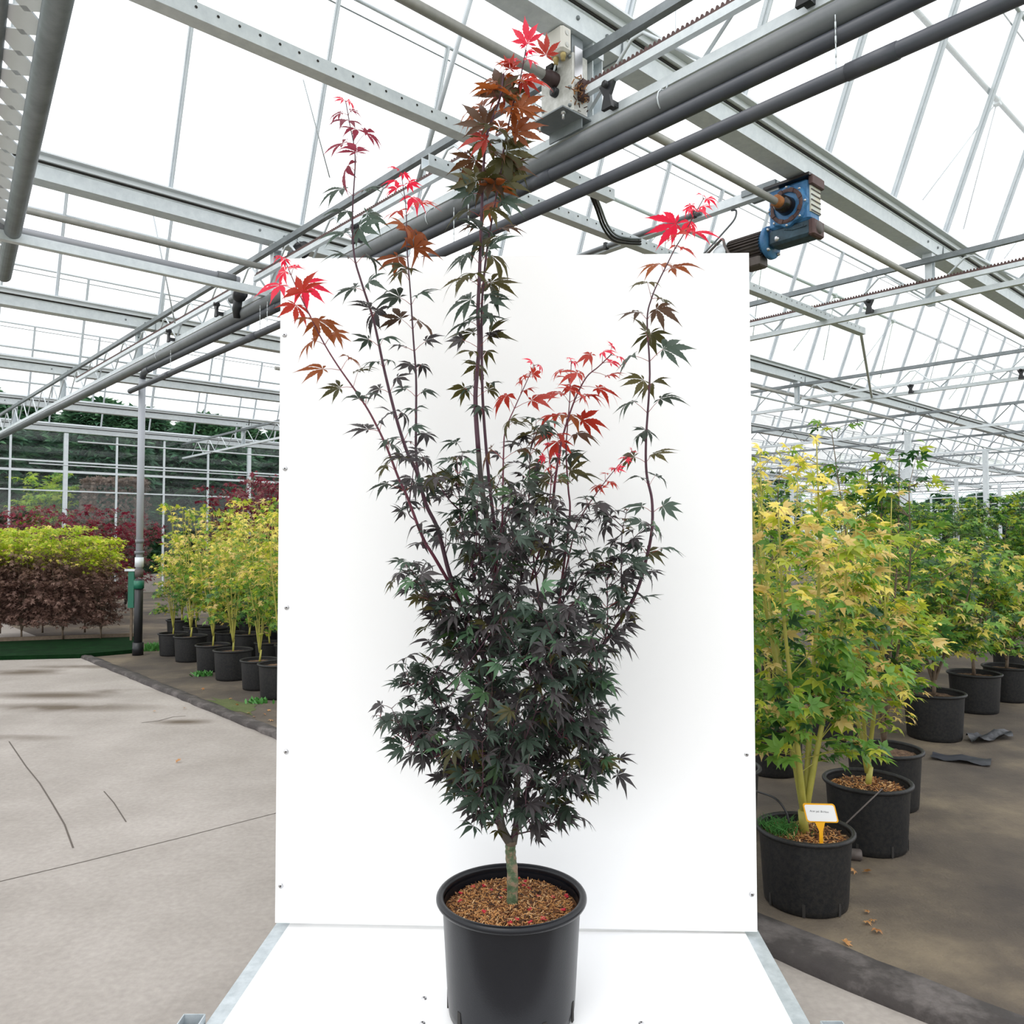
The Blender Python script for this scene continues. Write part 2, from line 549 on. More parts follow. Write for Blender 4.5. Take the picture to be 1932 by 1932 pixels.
for g in GUT[1:]:
    for k in range(-5, int(UMAX / BAR)):
        u = k * BAR + .3
        if any(inview(u, g - .35 * q * LP, ZH + .94 * q * LP, 60) for q in (0, .5, 1)):
            slots.append((math.hypot(u - camu, g - camv), u, g))
slots.sort()
ra = math.pi - TH
barf = MB(); panef = MB()
for i, (d, u, g) in enumerate(slots):
    near = g < -3
    c = Vector((u, g - .06, ZH)) + PDIR * ((LP if near else LF) / 2)
    if i < 290:
        link_mesh('glazing_bar', bar_me if near else barf_me, ceiling, c, (ra, 0, 0))
        link_mesh('pane', pane_me if near else panef_me, ceiling, c + Vector((BAR / 2, 0, 0)), (ra, 0, 0))
    else:
        R = Matrix.Rotation(ra, 3, 'X')
        barf.box(c, (.034, LF, .03), rot=R); panef.box(c + Vector((BAR / 2, 0, 0)), (BAR - .036, LF - .05, .004), rot=R)
if barf.n:
    stuff(barf.build('far_glazing_bars', M_BARW, ceiling)); stuff(panef.build('far_panes', M_GLASS, ceiling))
for gi, g in enumerate(GUT[1:]):
    h = Vector((0, g - .06, ZH)); LU = UMAX + 6; cx = (UMAX - 6) / 2
    for (q, r, nm) in ((1.0, .018, 'top_edge_bar'), (.985, .007, 'edge_wire'), (.68, .024, 'purlin'), (.0, .025, 'hinge_bar')):
        c = h + PDIR * ((LP if gi < 2 else LF) * q) + (Vector((0, .05, 0)) if nm == 'purlin' else Vector((0, 0, 0))) + (Vector((0, .06, -.05)) if nm == 'edge_wire' else Vector((0, 0, 0)))
        mb = MB(); mb.tube([Vector((-6, c.y, c.z)), Vector((UMAX, c.y, c.z))], r, 8)
        mb.build(nm, M_BARW if nm != 'edge_wire' else M_GALVD, ceiling)
    if gi < 2:
        for k in range(2, 8):
            u = .6 + k * 2.43
            c = h + PDIR * (LP * .68) + Vector((u, .06, 0))
            for du in (-.55, .55):
                mb = MB(); mb.tube([c, Vector((u + du, g + .02, ZH + .35))], .007, 6); mb.build('push_rod', M_BARW, ceiling)
            mb = MB(); mb.box(c, (.07, .06, .07)); mb.build('clamp', M_GALV, ceiling)

# gutters: channel with folded flanges and a seam
def gutter(v, idx):
    root = empty('gutter', W(0, v, 0), GRID_ROT)
    u0, u1 = -7.5, UMAX - .3
    prof = [(-.075, 4.22), (.075, 4.22), (.088, 4.325), (.096, 4.33), (.096, 4.338), (-.096, 4.338), (-.096, 4.33), (-.088, 4.325)]
    mb = MB()
    vs = [Vector((u, y, z)) for u in (u0, u1) for (y, z) in prof]
    n = len(prof)
    fs = [(i, (i + 1) % n, (i + 1) % n + n, i + n) for i in range(n)] + [tuple(range(n - 1, -1, -1)), tuple(range(n, 2 * n))]
    mb.add(vs, fs)
    ch = mb.build('channel', M_GALV, root)
    for s in (-1, 1):
        mb = MB()
        mb.box(((u0 + u1) / 2, s * .115, 4.372), (u1 - u0, .03, .04))
        mb.box(((u0 + u1) / 2, s * .150, 4.40), (u1 - u0, .05, .012))
        mb.build('glass_seat', M_ALU, root)
        mb = MB(); mb.box(((u0 + u1) / 2, s * .099, 4.345), (u1 - u0, .012, .016))  # dark strip put in for the dark gap below the glass seat
        mb.build('dark_gap_strip', M_DARK, root)
    for k in range(-1, 4):
        mb = MB(); mb.box((k * 4.86 + .25, 0, 4.27), (.006, .185, .11))
        mb.build('seam', M_GALVD, root)
        for (du, dz) in ((-.12, .03), (.12, .03)):
            mb = MB(); mb.lathe([(0, .012), (.011, .01), (.013, 0)], 8, (k * 4.86 + du, -.082, 4.255 + dz), axis=Matrix.Rotation(math.pi / 2, 3, 'X'))
            mb.build('bolt', M_GALVD, root)
    return root
gl = ['galvanized roof gutter carrying the blue gear motor', 'galvanized roof gutter over the post where two pipes end, next past the motor gutter',
      'galvanized roof gutter crossing above the grey drain downpipe', 'galvanized roof gutter first beyond the drain downpipe', 'galvanized roof gutter second beyond the drain downpipe', 'galvanized eaves gutter on top of the glass side wall']
for i, v in enumerate(GUT[1:]):
    tag(gutter(v, i), gl[i], 'gutter', 'roof gutters')

# ------------------------------------------------------------------ lattice trusses
Z_TOP, Z_BOT = 4.14, 3.745
def truss(u, v0, v1, label, group=None, detail=2, lean=0.0):
    root = empty('lattice_truss', W(u, 0, 0), GRID_ROT)
    tag(root, label, 'truss', group)
    sz = .05 if detail else .055
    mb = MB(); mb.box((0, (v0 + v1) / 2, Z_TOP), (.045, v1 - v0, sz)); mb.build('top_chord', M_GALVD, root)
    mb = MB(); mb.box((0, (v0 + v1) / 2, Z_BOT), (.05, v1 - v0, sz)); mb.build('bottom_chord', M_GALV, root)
    step = .8                                   # five web bays to a span, a foot of the zigzag at every gutter
    w0 = -7.49 - 6 * step
    n = int((v1 - w0) / step)
    if detail == 2:
        wm = MB(); h = Z_TOP - Z_BOT - sz
        wm.tube([(0, 0, -h / 2), (0, step / 2 - .04, h / 2 - .03), (0, step / 2 + .04, h / 2 - .03), (0, step, -h / 2)], .010, 6)
        wo = wm.build('web_rod', M_GALV, root); wme = wo.data
        bpy.data.objects.remove(wo)
        for i in range(n):
            link_mesh('web_rod', wme, root, (0, w0 + i * step, (Z_TOP + Z_BOT) / 2))
    else:
        wm = MB()
        for i in range(n):
            y = w0 + i * step
            wm.tube([(0, y, Z_BOT), (0, y + step / 2, Z_TOP), (0, y + step, Z_BOT)], .012, 4, cap=False)
        stuff(wm.build('web_rods', M_GALVD, root))
    return root
t0 = truss(0, -12.3, 12.4, 'galvanized lattice truss with the fat grey pipe slung under it')
t1 = truss(4.86, -12.3, 12.4, 'galvanized lattice truss that holds the end of the perforated rail, past the blue motor')
t2 = truss(9.72, -12.3, 12.4, 'galvanized lattice truss next behind the one at the perforated rail', detail=2)
for k in range(3, 10):
    truss(4.86 * k, -12.3, 12.4, 'distant galvanized lattice truss in the rows toward the end wall', 'distant trusses', detail=0)

# hanger posts between gutters and trusses, columns further back
def post(u, v, z0, z1, label, group, nm='hanger_post'):
    root = empty(nm, W(u, v, z0), GRID_ROT)
    tag(root, label, 'post', group)
    h = z1 - z0
    mb = MB(); mb.box((.066, 0, h / 2), (.085, .006, h)); mb.box((.027, -.03, h / 2), (.006, .06, h)); mb.box((.106, -.03, h / 2), (.006, .06, h))
    mb.build('channel', M_GALV, root)
    mb = MB(); mb.box((.0675, -.02, h - .035), (.09, .09, .07)); mb.build('bracket', M_ALU, root)
    for dz in (.06, h - .12):
        mb = MB(); mb.lathe([(0, .02), (.009, .018), (.011, 0)], 6, (.066, -.005, dz), axis=Matrix.Rotation(math.pi / 2, 3, 'X'))
        mb.build('bolt', M_GALVD, root)
    return root
for ti, u in enumerate((0, 4.86, 9.72)):
    for gi, v in enumerate(GUT[1:6]):
        if not inview(u, v, 4.0, 40): continue
        post(u, v, Z_BOT - .03, 4.22, 'short galvanized hanger post joining gutter and truss', 'hanger posts')
def column(u, v, label):
    root = empty('column', W(u, v, 0), GRID_ROT)
    tag(root, label, 'column', 'greenhouse columns')
    mb = MB(); mb.box((0, 0, 1.855), (.08, .12, 3.71)); mb.build('shaft', M_GALV, root)
    mb = MB(); mb.box((0, 0, .06), (.16, .2, .12)); mb.build('foot', M_GALVD, root)
    return root
for u in (14.58, 19.44, 24.3, 29.16, 34.02):
    for v in GUT[1:6]:
        if inview(u, v, 1.5, 0):
            column(u, v, 'slim galvanized column standing among the bed plants')

# perforated rails that cross the truss
def perforated_rail(v, u0, u1, z, label):
    root = empty('perforated_rail', W(0, v, z), GRID_ROT)
    tag(root, label, 'rail', 'perforated rails')
    mb = MB()
    mb.box(((u0 + u1) / 2, 0, -.036), (u1 - u0, .075, .004))
    mb.box(((u0 + u1) / 2, -.0375, 0), (u1 - u0, .004, .075))
    mb.box(((u0 + u1) / 2, .0375, 0), (u1 - u0, .004, .075))
    mb.build('channel', M_GALV, root)
    hm = MB(); hm.lathe([(0.0, .001), (.007, .001)], 8, axis=Matrix.Rotation(math.pi / 2, 3, 'X'))
    h0 = hm.build('hole', M_DARK, root); hme = h0.data; bpy.data.objects.remove(h0)
    n = int((u1 - u0) / .1)
    for i in range(n):
        link_mesh('hole', hme, root, (u0 + .05 + i * .1, -.0402, .012))
    return root
perforated_rail(-6.92, -4.6, .9, 3.8085, 'long perforated galvanized rail passing behind the top red leaves')
perforated_rail(-6.48, -.35, 5.75, 3.8085, 'perforated galvanized rail with cables clipped, running behind the white board top')
mb = MB(); mb.bar(W(5.74, -6.47, 3.80), W(9.693, -4.86, 3.755), .03, .03)
tag(mb.build('diagonal_strut', M_ALU), 'thin pale strut beyond the end of the perforated rail', 'strut')

for i in range(3):
    o = i * .021
    mb = MB(); mb.tube(catmull([W(.04, -6.94 + o, 3.857), W(.45, -6.94 + o, 3.857), W(.70, -6.90 + o, 3.852), W(.92, -6.80 + o, 3.80), W(1.15, -6.67 + o * .9, 3.76 - o * .5), W(1.38, -6.553 + o * .4, 3.775 - o), W(1.56, -6.526, 3.80 - o), W(1.72, -6.526, 3.835 - o)]), .009, 6)
    tag(mb.build('power_cable', M_DARK if i else M_GALVD), 'slack cable draped from the truss to the perforated rail', 'cable', 'draped cables')

# fat pipe, its companion and the dark hanging pipe (parallel to the truss)
PV0, PV1 = -12.0, 2.2
def pipe(name, u, v0, v1, z, r, m, label, couplers=(), hooks=()):
    root = empty(name, W(u, 0, z), GRID_ROT)
    tag(root, label, 'pipe')
    mb = MB(); mb.tube([(0, v0, 0), (0, v1, 0)], r, 24); mb.build('pipe_run', m, root)
    for v in couplers:
        mb = MB(); mb.lathe([(r * .9, -.10), (r * 1.10, -.10), (r * 1.10, .10), (r * .9, .10)], 24, (0, v, 0), axis=Matrix.Rotation(-math.pi / 2, 3, 'X'))
        mb.build('coupler', m, root)
    for v in hooks:
        mb = MB()
        pts = [(.03, v, .115), (.012, v, r + .012)] + [((r + .005) * math.cos(a), v, (r + .005) * math.sin(a)) for a in [1.6, 2.1, 2.6, 3.14, 3.6, 4.05]]
        mb.tube(pts, .004, 5); mb.build('wire_hook', M_GALV, root)
    return root
pipe('drain_pipe', -.05, -12, 12.2, 3.625, .055, M_PIPE, 'fat mid-grey drain pipe hung under the lattice truss', (-4.28,), (-9.6, -8.1, -6.15, -4.85, -0.7))
pipe('drain_pipe', -.045, -12, -.2, 3.5345, .036, M_PIPED, 'thin dark pipe tucked directly under the fat grey pipe', (-3.7, -7.2))
pipe('water_pipe', -.105, -12, .25, 3.33, .032, M_PIPED, 'dark slate pipe hanging below the fat pipe on chains', (-9.15, -3.4, -1.1), ())
for v in (-9.0, -6.6, -6.45, -3.7, -3.55, -1.2):
    mb = MB()
    pts = []
    z = 3.598; i = 0
    while z > 3.355:
        mb.tube([W(-.098, v, z), W(-.098, v, z - .03)], .004 if i % 2 else .0025, 5); z -= .03; i += 1
    tag(mb.build('hanging_chain', M_GALV), 'thin chain holding the dark slate pipe under the fat pipe', 'chain', 'pipe chains')

# toothed racks with their carrying tubes
def rack(u, v0, v1, z, label, tooth=True):
    root = empty('toothed_rack', W(u, 0, z), GRID_ROT)
    tag(root, label, 'rack')
    mb = MB(); mb.box((0, (v0 + v1) / 2, 0), (.036, v1 - v0, .042)); mb.build('tube', M_GALV, root)
    if tooth:
        mb = MB(); mb.box((0, (v0 + v1) / 2, .030), (.014, v1 - v0, .02))
        p = .028; n = int((v1 - v0) / p)
        for i in range(n):
            y = v0 + i * p
            vs = [Vector((sx * .006, y + dy, zz)) for sx in (-1, 1) for (dy, zz) in ((0, .038), (.022, .038), (.015, .056), (.007, .056))]
            mb.add(vs, [(0, 3, 2, 1), (4, 5, 6, 7), (0, 4, 7, 3), (1, 2, 6, 5), (3, 7, 6, 2)])
        stuff(mb.build('teeth', M_RUSTB, root))
    return root
rack(-.085, -12, -7.56, 3.875, 'toothed rack rail leaving the white gearbox above the fat pipe')
rack(-.085, -7.318, -3.4, 3.875, 'toothed rack rail between white gearbox and the post where pipes end')
rack(-.085, -2.9, 3.0, 3.875, 'toothed rack rail running on toward the drain downpipe')
rack(4.76, -11.5, -4.2, 3.875, 'toothed rack rail on the truss beyond the blue motor')
rack(9.62, -11.5, -3.7, 3.875, 'rack rail on the second truss beyond the blue motor', False)
# roller brackets that carry racks
def bracket(u, v, z):
    root = empty('rack_bracket', W(u, v, z), GRID_ROT)
    tag(root, 'black plastic roller bracket holding a rack rail on the truss', 'bracket', 'rack brackets')
    mb = MB()
    vs = [Vector((sx * .012, y, zz)) for sx in (-1, 1) for (y, zz) in ((-.05, .05), (.05, .05), (.02, -.01), (.035, -.08), (-.035, -.08), (-.02, -.01))]
    mb.add(vs, [tuple(range(5, -1, -1)), tuple(range(6, 12))] + [(i, (i + 1) % 6, (i + 1) % 6 + 6, i + 6) for i in range(6)])
    mb.build('plate', M_BLACKP, root)
    mb = MB(); mb.box((.035, 0, -.045), (.07, .04, .03)); mb.build('foot', M_BLACKP, root)
    mb = MB(); mb.lathe([(0, .03), (.018, .03), (.018, -.03), (0, -.03)], 12, (0, 0, .045), axis=Matrix.Rotation(math.pi / 2, 3, 'Y')); mb.build('roller', M_BLACKP, root)
for v in (-7.76, -8.86, -5.2, -2.5, -1.1):
    bracket(-.09, v, 3.795)
for u in (4.75, 9.61):
    for v in (-10.2, -8.6, -7.0, -5.5):
        bracket(u, v, 3.795)

# drive shafts along the gutters
def shaft(v, u0, u1, z, label):
    mb = MB(); mb.tube([W(u0, v, z), W(u1, v, z)], .027, 16)
    tag(mb.build('drive_shaft', M_SHAFT), label, 'shaft', 'drive shafts')
shaft(-7.43, -5.5, -.1, 3.985, 'grey drive shaft tube entering the white gearbox face')
shaft(-7.43, .12, 2.28, 3.985, 'grey drive shaft tube entering the rusty collar of the blue gear motor')
shaft(-7.43, 2.65, 9.6, 3.985, 'grey drive shaft tube leaving the back of the blue gear motor')
shaft(-3.47, -5.5, .028, 3.985, 'beige drive shaft tube ending at the hanger post')
shaft(-3.43, .1, 14, 3.985, 'drive shaft tube running behind the hanger post')
shaft(.57, 2.0, 14, 3.985, 'drive shaft tube along the gutter above the downpipe')

# U rail with white drain tube that ends at the hanger post
mb = MB()
root = empty('gutter_outlet_rail', W(0, -3.55, 3.722), GRID_ROT)
tag(root, 'galvanized angle rail with pale drain tube lying on it, ending at the post', 'rail')
mb = MB(); mb.box((-2.912, -.03, 0), (5.776, .004, .07)); mb.box((-2.912, 0, -.035), (5.776, .06, .004)); mb.build('angle', M_GALV, root)
mb = MB(); mb.tube([(-5.8, .0, .062), (-.3, .0, .062)], .033, 16); mb.build('drain_tube', mat('pale_pvc', (.42, .43, .47), .4), root)
mb = MB(); mb.lathe([(.034, -.08), (.042, -.08), (.042, .08), (.034, .08)], 16, (-.42, .0, .062), axis=Matrix.Rotation(math.pi / 2, 3, 'Y')); mb.build('coupler', M_PIPE, root)
# pipe elbow fitting under that rail and the black valve behind the board corner
def fitting(name, loc, label, cat, r=.05):
    root = empty(name, loc, GRID_ROT); tag(root, label, cat)
    mb = MB(); mb.tube([(0, .22, 0), (0, -.02, .0)], r * .8, 14); mb.build('spigot', M_PIPE, root)
    mb = MB(); mb.lathe([(0, -.04), (r * 1.25, -.04), (r * 1.25, .0), (r, .0), (r, .06), (0, .06)], 16, (0, .02, 0), axis=Matrix.Rotation(math.pi / 2, 3, 'X')); mb.build('union_nut', M_BLACKP, root)
    mb = MB(); mb.tube([(0, .06, -.02), (0, .1, -.12), (.01, .12, -.2)], [r * .8, r * .9, r * .6], 10); mb.build('elbow', M_BLACKP, root)
    return root
fitting('pipe_fitting', P(455, 556, 7.5), 'grey and black pipe elbow coupling above the fat pipe', 'fitting')
vroot = fitting('pipe_valve', P(572, 470, 7.09), 'black plastic valve poking up behind the white board corner', 'valve', .06)

vl = Matrix.Rotation(-GRID_ROT, 3, 'Z') @ (vroot.location - A0)      # grid-local place of the valve
for y in (.0, .16):
    mb = MB(); mb.tube([(0, y, .03), (.018 - vl.x, y, Z_TOP - vroot.location.z)], .004, 6); mb.build('hanger_wire', M_GALV, vroot)

# white gearbox on the truss
def gearbox():
    root = empty('rack_gearbox', W(-.09, -7.45, 3.70), GRID_ROT)
    tag(root, 'white rack gearbox with junction box mounted over the fat pipe', 'gearbox')
    RX = Matrix.Rotation(-math.pi / 2, 3, 'Y')      # lathe axis toward -x
    mb = MB(); mb.box((0, 0.01, .23), (.12, .25, .33), bev=.006); body = mb.build('housing', M_GEARW, root)
    mb = MB(); mb.box((-.045, 0, .045), (.23, .27, .008)); mb.box((.0, .0, .015), (.008, .25, .06)); mb.build('mount_angle', M_GALVD, root)
    for (y, z) in ((-.095, .10), (.115, .10), (-.095, .20), (.115, .33), (-.095, .37), (.115, .15)):
        mb = MB(); mb.lathe([(0, .014), (.008, .012), (.010, 0)], 8, (-.06, y, z), axis=RX); mb.build('bolt', M_GALVD, root)
    for y in (-.10, .08):
        mb = MB(); mb.tube([(-.12, y, .05), (-.12, y, .0)], .007, 8); mb.lathe([(.014, 0), (.014, -.014), (0, -.014)], 6, (-.12, y, .041)); mb.build('stud', M_STEELB, root)
    mb = MB(); mb.lathe([(0, .03), (.022, .03), (.026, .025), (.026, 0)], 20, (-.06, .015, .215), axis=RX); cap = mb.build('oil_cap', M_BLACKP, root)
    mb = MB(); mb.lathe([(.010, .0335), (.014, .0335)], 16, (-.06, .015, .215), axis=RX); mb.build('cap_ring', M_MOTOR, cap)
    mb = MB(); mb.lathe([(0, .10), (.027, .10), (.030, .06), (.040, .06), (.040, .0)], 20, (-.06, .02, .285), axis=RX); hub = mb.build('shaft_collar', mat('dark_collar', srgb(56, 38, 38), .6), root)
    mb = MB(); mb.box((-.09, .02, .345), (.04, .05, .025)); mb.build('key_clamp', M_DARK, hub)
    mb = MB(); mb.box((-.0615, .03, .095), (.003, .13, .045)); lab = mb.build('type_label', M_WHITE, root)
    mb = MB(); mb.box((-.0635, .03, .118), (.001, .13, .002)); mb.box((-.0635, .03, .072), (.001, .13, .002)); mb.build('label_line', M_PRINT, lab)
    text_mesh('label_text', 'RW200', .02, M_PRINT, lab, (-.0645, .05, .078), (math.pi / 2, 0, -math.pi / 2))
    # rack passage with dead leaves
    mb = MB(); mb.box((0, -.13, .185), (.05, .06, .10)); mb.build('rack_guide', M_RUSTB, root)
    mb = MB(); mb.box((-.02, -.115, .34), (.06, .012, .17)); mb.build('cover_plate', M_STEELB, root)
    r = random.Random(8); mb = MB()
    for i in range(90):
        c = Vector((r.gauss(-.02, .03), r.gauss(-.135, .02), r.gauss(.17, .035))); d = Vector((r.uniform(-1, 1), r.uniform(-1, 1), r.uniform(-1, 1))).normalized() * .014
        mb.bar(c - d, c + d, .006, .002, r.randrange(3))
    stuff(mb.build('trapped_dead_leaves', M_COIR[:3], root))
    # junction box
    jb = MB(); jb.box((-.105, -.05, .445), (.08, .13, .14), bev=.012); j = jb.build('junction_box', M_JBOX, root)
    for z in (.41, .475):
        mb = MB(); mb.lathe([(0, .002), (.014, .002)], 14, (-.105, -.1155, z), axis=Matrix.Rotation(math.pi / 2, 3, 'X')); mb.build('knockout', M_GEARW, j)
    for y in (-.085, -.03):
        mb = MB(); mb.lathe([(.016, 0), (.016, -.02), (.012, -.022), (.012, -.04), (0, -.04)], 10, (-.105, y, .377)); mb.build('cable_gland', M_BRASS, j)
    mb = MB(); mb.tube(catmull([(-.105, -.03, .345), (-.095, -.0, .315), (-.085, .04, .345), (-.07, .10, .34), (-.05, .12, .28)]), .006, 6); mb.build('cable', M_GALV, root)
    mb = MB(); mb.box((.012, -.02, .437), (.09, .12, .16)); mb.build('back_plate', M_GALVD, root)
    return root
gearbox()

# blue worm gear motor
def gear_motor():
    root = empty('gear_motor', W(2.47, -7.43, 3.985), GRID_ROT)
    tag(root, 'blue worm gear motor with finned grey motor under the gutter', 'motor')
    RX = Matrix.Rotation(-math.pi / 2, 3, 'Y')
    RYp = Matrix.Rotation(-math.pi / 2, 3, 'X')      # lathe axis toward +y
    RYm = Matrix.Rotation(math.pi / 2, 3, 'X')
    mb = MB(); mb.box((0, 0, .03), (.17, .34, .32), bev=.02); body = mb.build('gear_housing', M_BLUE, root)
    mb = MB(); mb.box((0, .0, -.185), (.16, .36, .13), bev=.02); mb.build('worm_housing', M_BLUED, root)
    mb = MB(); mb.box((-.02, 0, .20), (.21, .38, .022)); mb.build('top_flange', M_GREASE, root)
    mb = MB(); mb.box((0, -.185, .165), (.19, .035, .075), bev=.006); mb.build('corner_block', M_RUSTB, root)
    mb = MB(); mb.box((0, -.178, -.19), (.17, .05, .13), bev=.012); cb = mb.build('end_block', M_RUSTB, root)
    mb = MB(); mb.lathe([(0, .012), (.042, .012), (.05, .0)], 24, (0, -.203, -.185), axis=RYm); mb.build('end_cap', M_MOTOR, cb)
    mb = MB(); mb.box((0, -.172, .03), (.15, .012, .20)); sp = mb.build('side_panel', M_PALEBLUE, root)
    for k in range(5):
        mb = MB(); mb.box((0, -.180, .10 - k * .04), (.145, .008, .007)); mb.build('rib', M_MOTOR, sp)
    # round cover with scalloped ring
    mb = MB()
    prof = []
    n = 64; vs = []; fs = []
    for (rr, h) in ((.0, .022), (.105, .022), (.112, .03), (.130, .03), (.150, .024), (.158, .0)):
        for k in range(n):
            a = 2 * math.pi * k / n
            rad = rr + (.008 * math.cos(8 * a) if rr > .14 else 0)
            vs.append(Vector((-.085 - h, rad * math.cos(a), .01 + rad * math.sin(a))))
    for i in range(5):
        for k in range(n):
            a, b = i * n + k, i * n + (k + 1) % n
            fs.append((a, a + n, b + n, b))
    mb.add(vs, fs, 0, False)
    cov = mb.build('round_cover', M_BLUE, root)
    mb = MB(); mb.lathe([(.104, .036), (.110, .04), (.128, .04), (.134, .034)], 48, (-.082, 0, .01), axis=RX); mb.build('brown_ring', M_RUSTB, cov)
    for k in range(8):
        a = 2 * math.pi * (k + .5) / 8
        mb = MB(); mb.box((-.124, .119 * math.cos(a), .01 + .119 * math.sin(a)), (.006, .034, .034), rot=Matrix.Rotation(a, 3, 'X')); mb.build('lug', M_RUSTB, cov)
        mb = MB(); mb.lathe([(0, .01), (.008, .01), (.010, 0)], 8, (-.11, .148 * math.cos(a + .4), .01 + .148 * math.sin(a + .4)), axis=RX); mb.build('bolt', M_STEELB, cov)
    mb = MB(); mb.lathe([(0, .12), (.050, .12), (.062, .10), (.066, .05), (.072, .0)], 24, (-.10, 0, .01), axis=RX); mb.build('greasy_hub', M_GREASE, root)
    mb = MB(); mb.lathe([(0, .19), (.036, .19), (.044, .18), (.044, .12), (.03, .11)], 24, (-.09, .0, .01), axis=RX); mb.build('rusty_collar', M_RUST, root)
    mb = MB(); mb.lathe([(0, .012), (.016, .012), (.022, .0)], 16, (-.08, .105, -.205), axis=RX); mb.build('oil_plug', M_STEELB, root)
    for k in range(4):
        mb = MB(); mb.box((-.082, -.02 - .02 * k, -.155 - .006 * k), (.012, .12, .008)); mb.build('cooling_rib', M_BLUED, root)
    # motor along +y, below the gear
    mc = (0, .19, -.19)
    mb = MB(); mb.lathe([(0, 0), (.125, 0), (.13, .012), (.13, .035), (.10, .045), (.09, .075), (0, .075)], 36, (0, .185, -.19), axis=RYp); fl = mb.build('motor_flange', M_BLUE, root)
    for k in range(4):
        a = math.pi / 4 + k * math.pi / 2
        mb = MB(); mb.lathe([(0, .018), (.013, .016), (.015, 0)], 6, (.11 * math.cos(a), .183, -.19 + .11 * math.sin(a)), axis=RYm); mb.build('bolt', M_STEELB, fl)
    mb = MB(); mb.lathe([(0, .06), (.088, .06), (.088, .36), (0, .36)], 32, (0, .185, -.19), axis=RYp); mo = mb.build('motor_body', M_MOTOR, root)
    for k in range(26):
        a = 2 * math.pi * k / 26
        mb = MB(); mb.box((0, 0, 0), (.03, .29, .005), rot=Matrix.Rotation(-a, 3, 'Y'))
        ob = mb.build('fin', M_MOTOR, mo, loc=(.095 * math.cos(a), .185 + .21, -.19 + .095 * math.sin(a)))
    mb = MB(); mb.lathe([(.108, .36), (.110, .40), (.105, .46), (.085, .50), (0, .51)], 28, (0, .185, -.19), axis=RYp); mb.build('fan_cover', M_GALV, root)
    mb = MB(); mb.box((-.02, .33, -.33), (.13, .16, .08), bev=.01); tb = mb.build('terminal_box', M_MOTOR, root)
    mb = MB(); mb.lathe([(0, .05), (.018, .05), (.018, .02), (.026, .02), (.026, 0)], 12, (-.085, .38, -.32), axis=RX); mb.build('cable_gland', M_BLACKP, tb)
    mb = MB(); mb.tube(catmull([(-.11, .40, -.32), (-.16, .45, -.28), (-.15, .52, -.17), (-.12, .56, -.09), (-.10, .62, -.10), (-.1, .72, -.16), (-.1, .80, -.20), (-.1, .915, -.19)]), .011, 8); mb.build('power_cable', M_MOTOR, root)
    mb = MB(); mb.tube(catmull([(-.06, .915, -.17), (-.08, .82, -.165), (-.09, .72, -.12), (-.06, .58, .0), (-.04, .50, .08), (-.03, .49, .15), (-.02, .54, .17)]), .008, 8); mb.build('control_cable', M_PIPE, root)
    # carrying beam
    mb = MB(); mb.box((.0, .25, .235), (.20, .30, .05)); mb.build('mount_plate', M_GALVD, root)
    return root
gear_motor()
root = empty('motor_beam', W(2.42, -7.2, 4.195), GRID_ROT)
tag(root, 'galvanized box beam with grey conduit, fixed over the blue gear motor', 'beam')
mb = MB(); mb.box((0, 1.35, 0), (.07, 3.0, .07)); mb.build('box_beam', M_GALV, root)
mb = MB(); mb.tube([(-.05, .55, .0), (-.05, 2.8, .0)], .022, 12); mb.build('conduit', M_PIPE, root)
for y in (.62, 1.6, 2.6):
    mb = MB(); mb.box((-.05, y, 0), (.06, .03, .06)); mb.build('clip', M_BLACKP, root)

# sloping lattice beam close at the top left
root = empty('slanting_lattice_beam', (0, 0, 0))
tag(root, 'dark lattice beam with pale cross plates close above the path', 'beam')
a = P(122, -60, 3.15); d = Vector((-1.62, 2.30, 0)).normalized()
side = Vector((d.y, -d.x, 0))
b0, b1 = a - d * 1.2, a + d * 4.6
mb = MB(); mb.tube([b0, b1], .058, 20); mb.build('lower_tube', M_GALVD, root)
off = -side * .20 + Z * .10
mb = MB(); mb.tube([b0 + off, b1 + off], .034, 16); mb.build('upper_tube', M_GALVD, root)
for i in range(28):
    p = b0 + d * (.1 + i * .2) + off * .25 + Z * .01
    mb = MB(); mb.bar(p, p + off * .55 + d * .16, .15, .008, up=off.cross(d)); mb.build('cross_plate', M_ALU, root)

# thin roof brace tubes between ridge and truss
for (p0, p1, r, nm) in ((P(905, -60, 5.0), P(788, 345, 5.75), .018, 'thick'), (P(572, 150, 6.6), P(622, 335, 7.2), .006, 'thin'),
                        (P(285, 385, 8.0), P(330, 610, 8.4), .008, 'thin'), (P(1275, 0, 4.6), P(1274, 95, 4.6), .003, 'wire')):
    mb = MB(); mb.tube([p0, p1], r, 8)
    lab = {'thick': 'pale round brace tube rising behind the perforated rail to the ridge', 'thin': 'thin pale sloping brace rod under the glass roof', 'wire': 'thin vertical wire above the toothed rack'}[nm]
    tag(mb.build('roof_brace', M_BARW), lab, 'brace', 'roof braces')

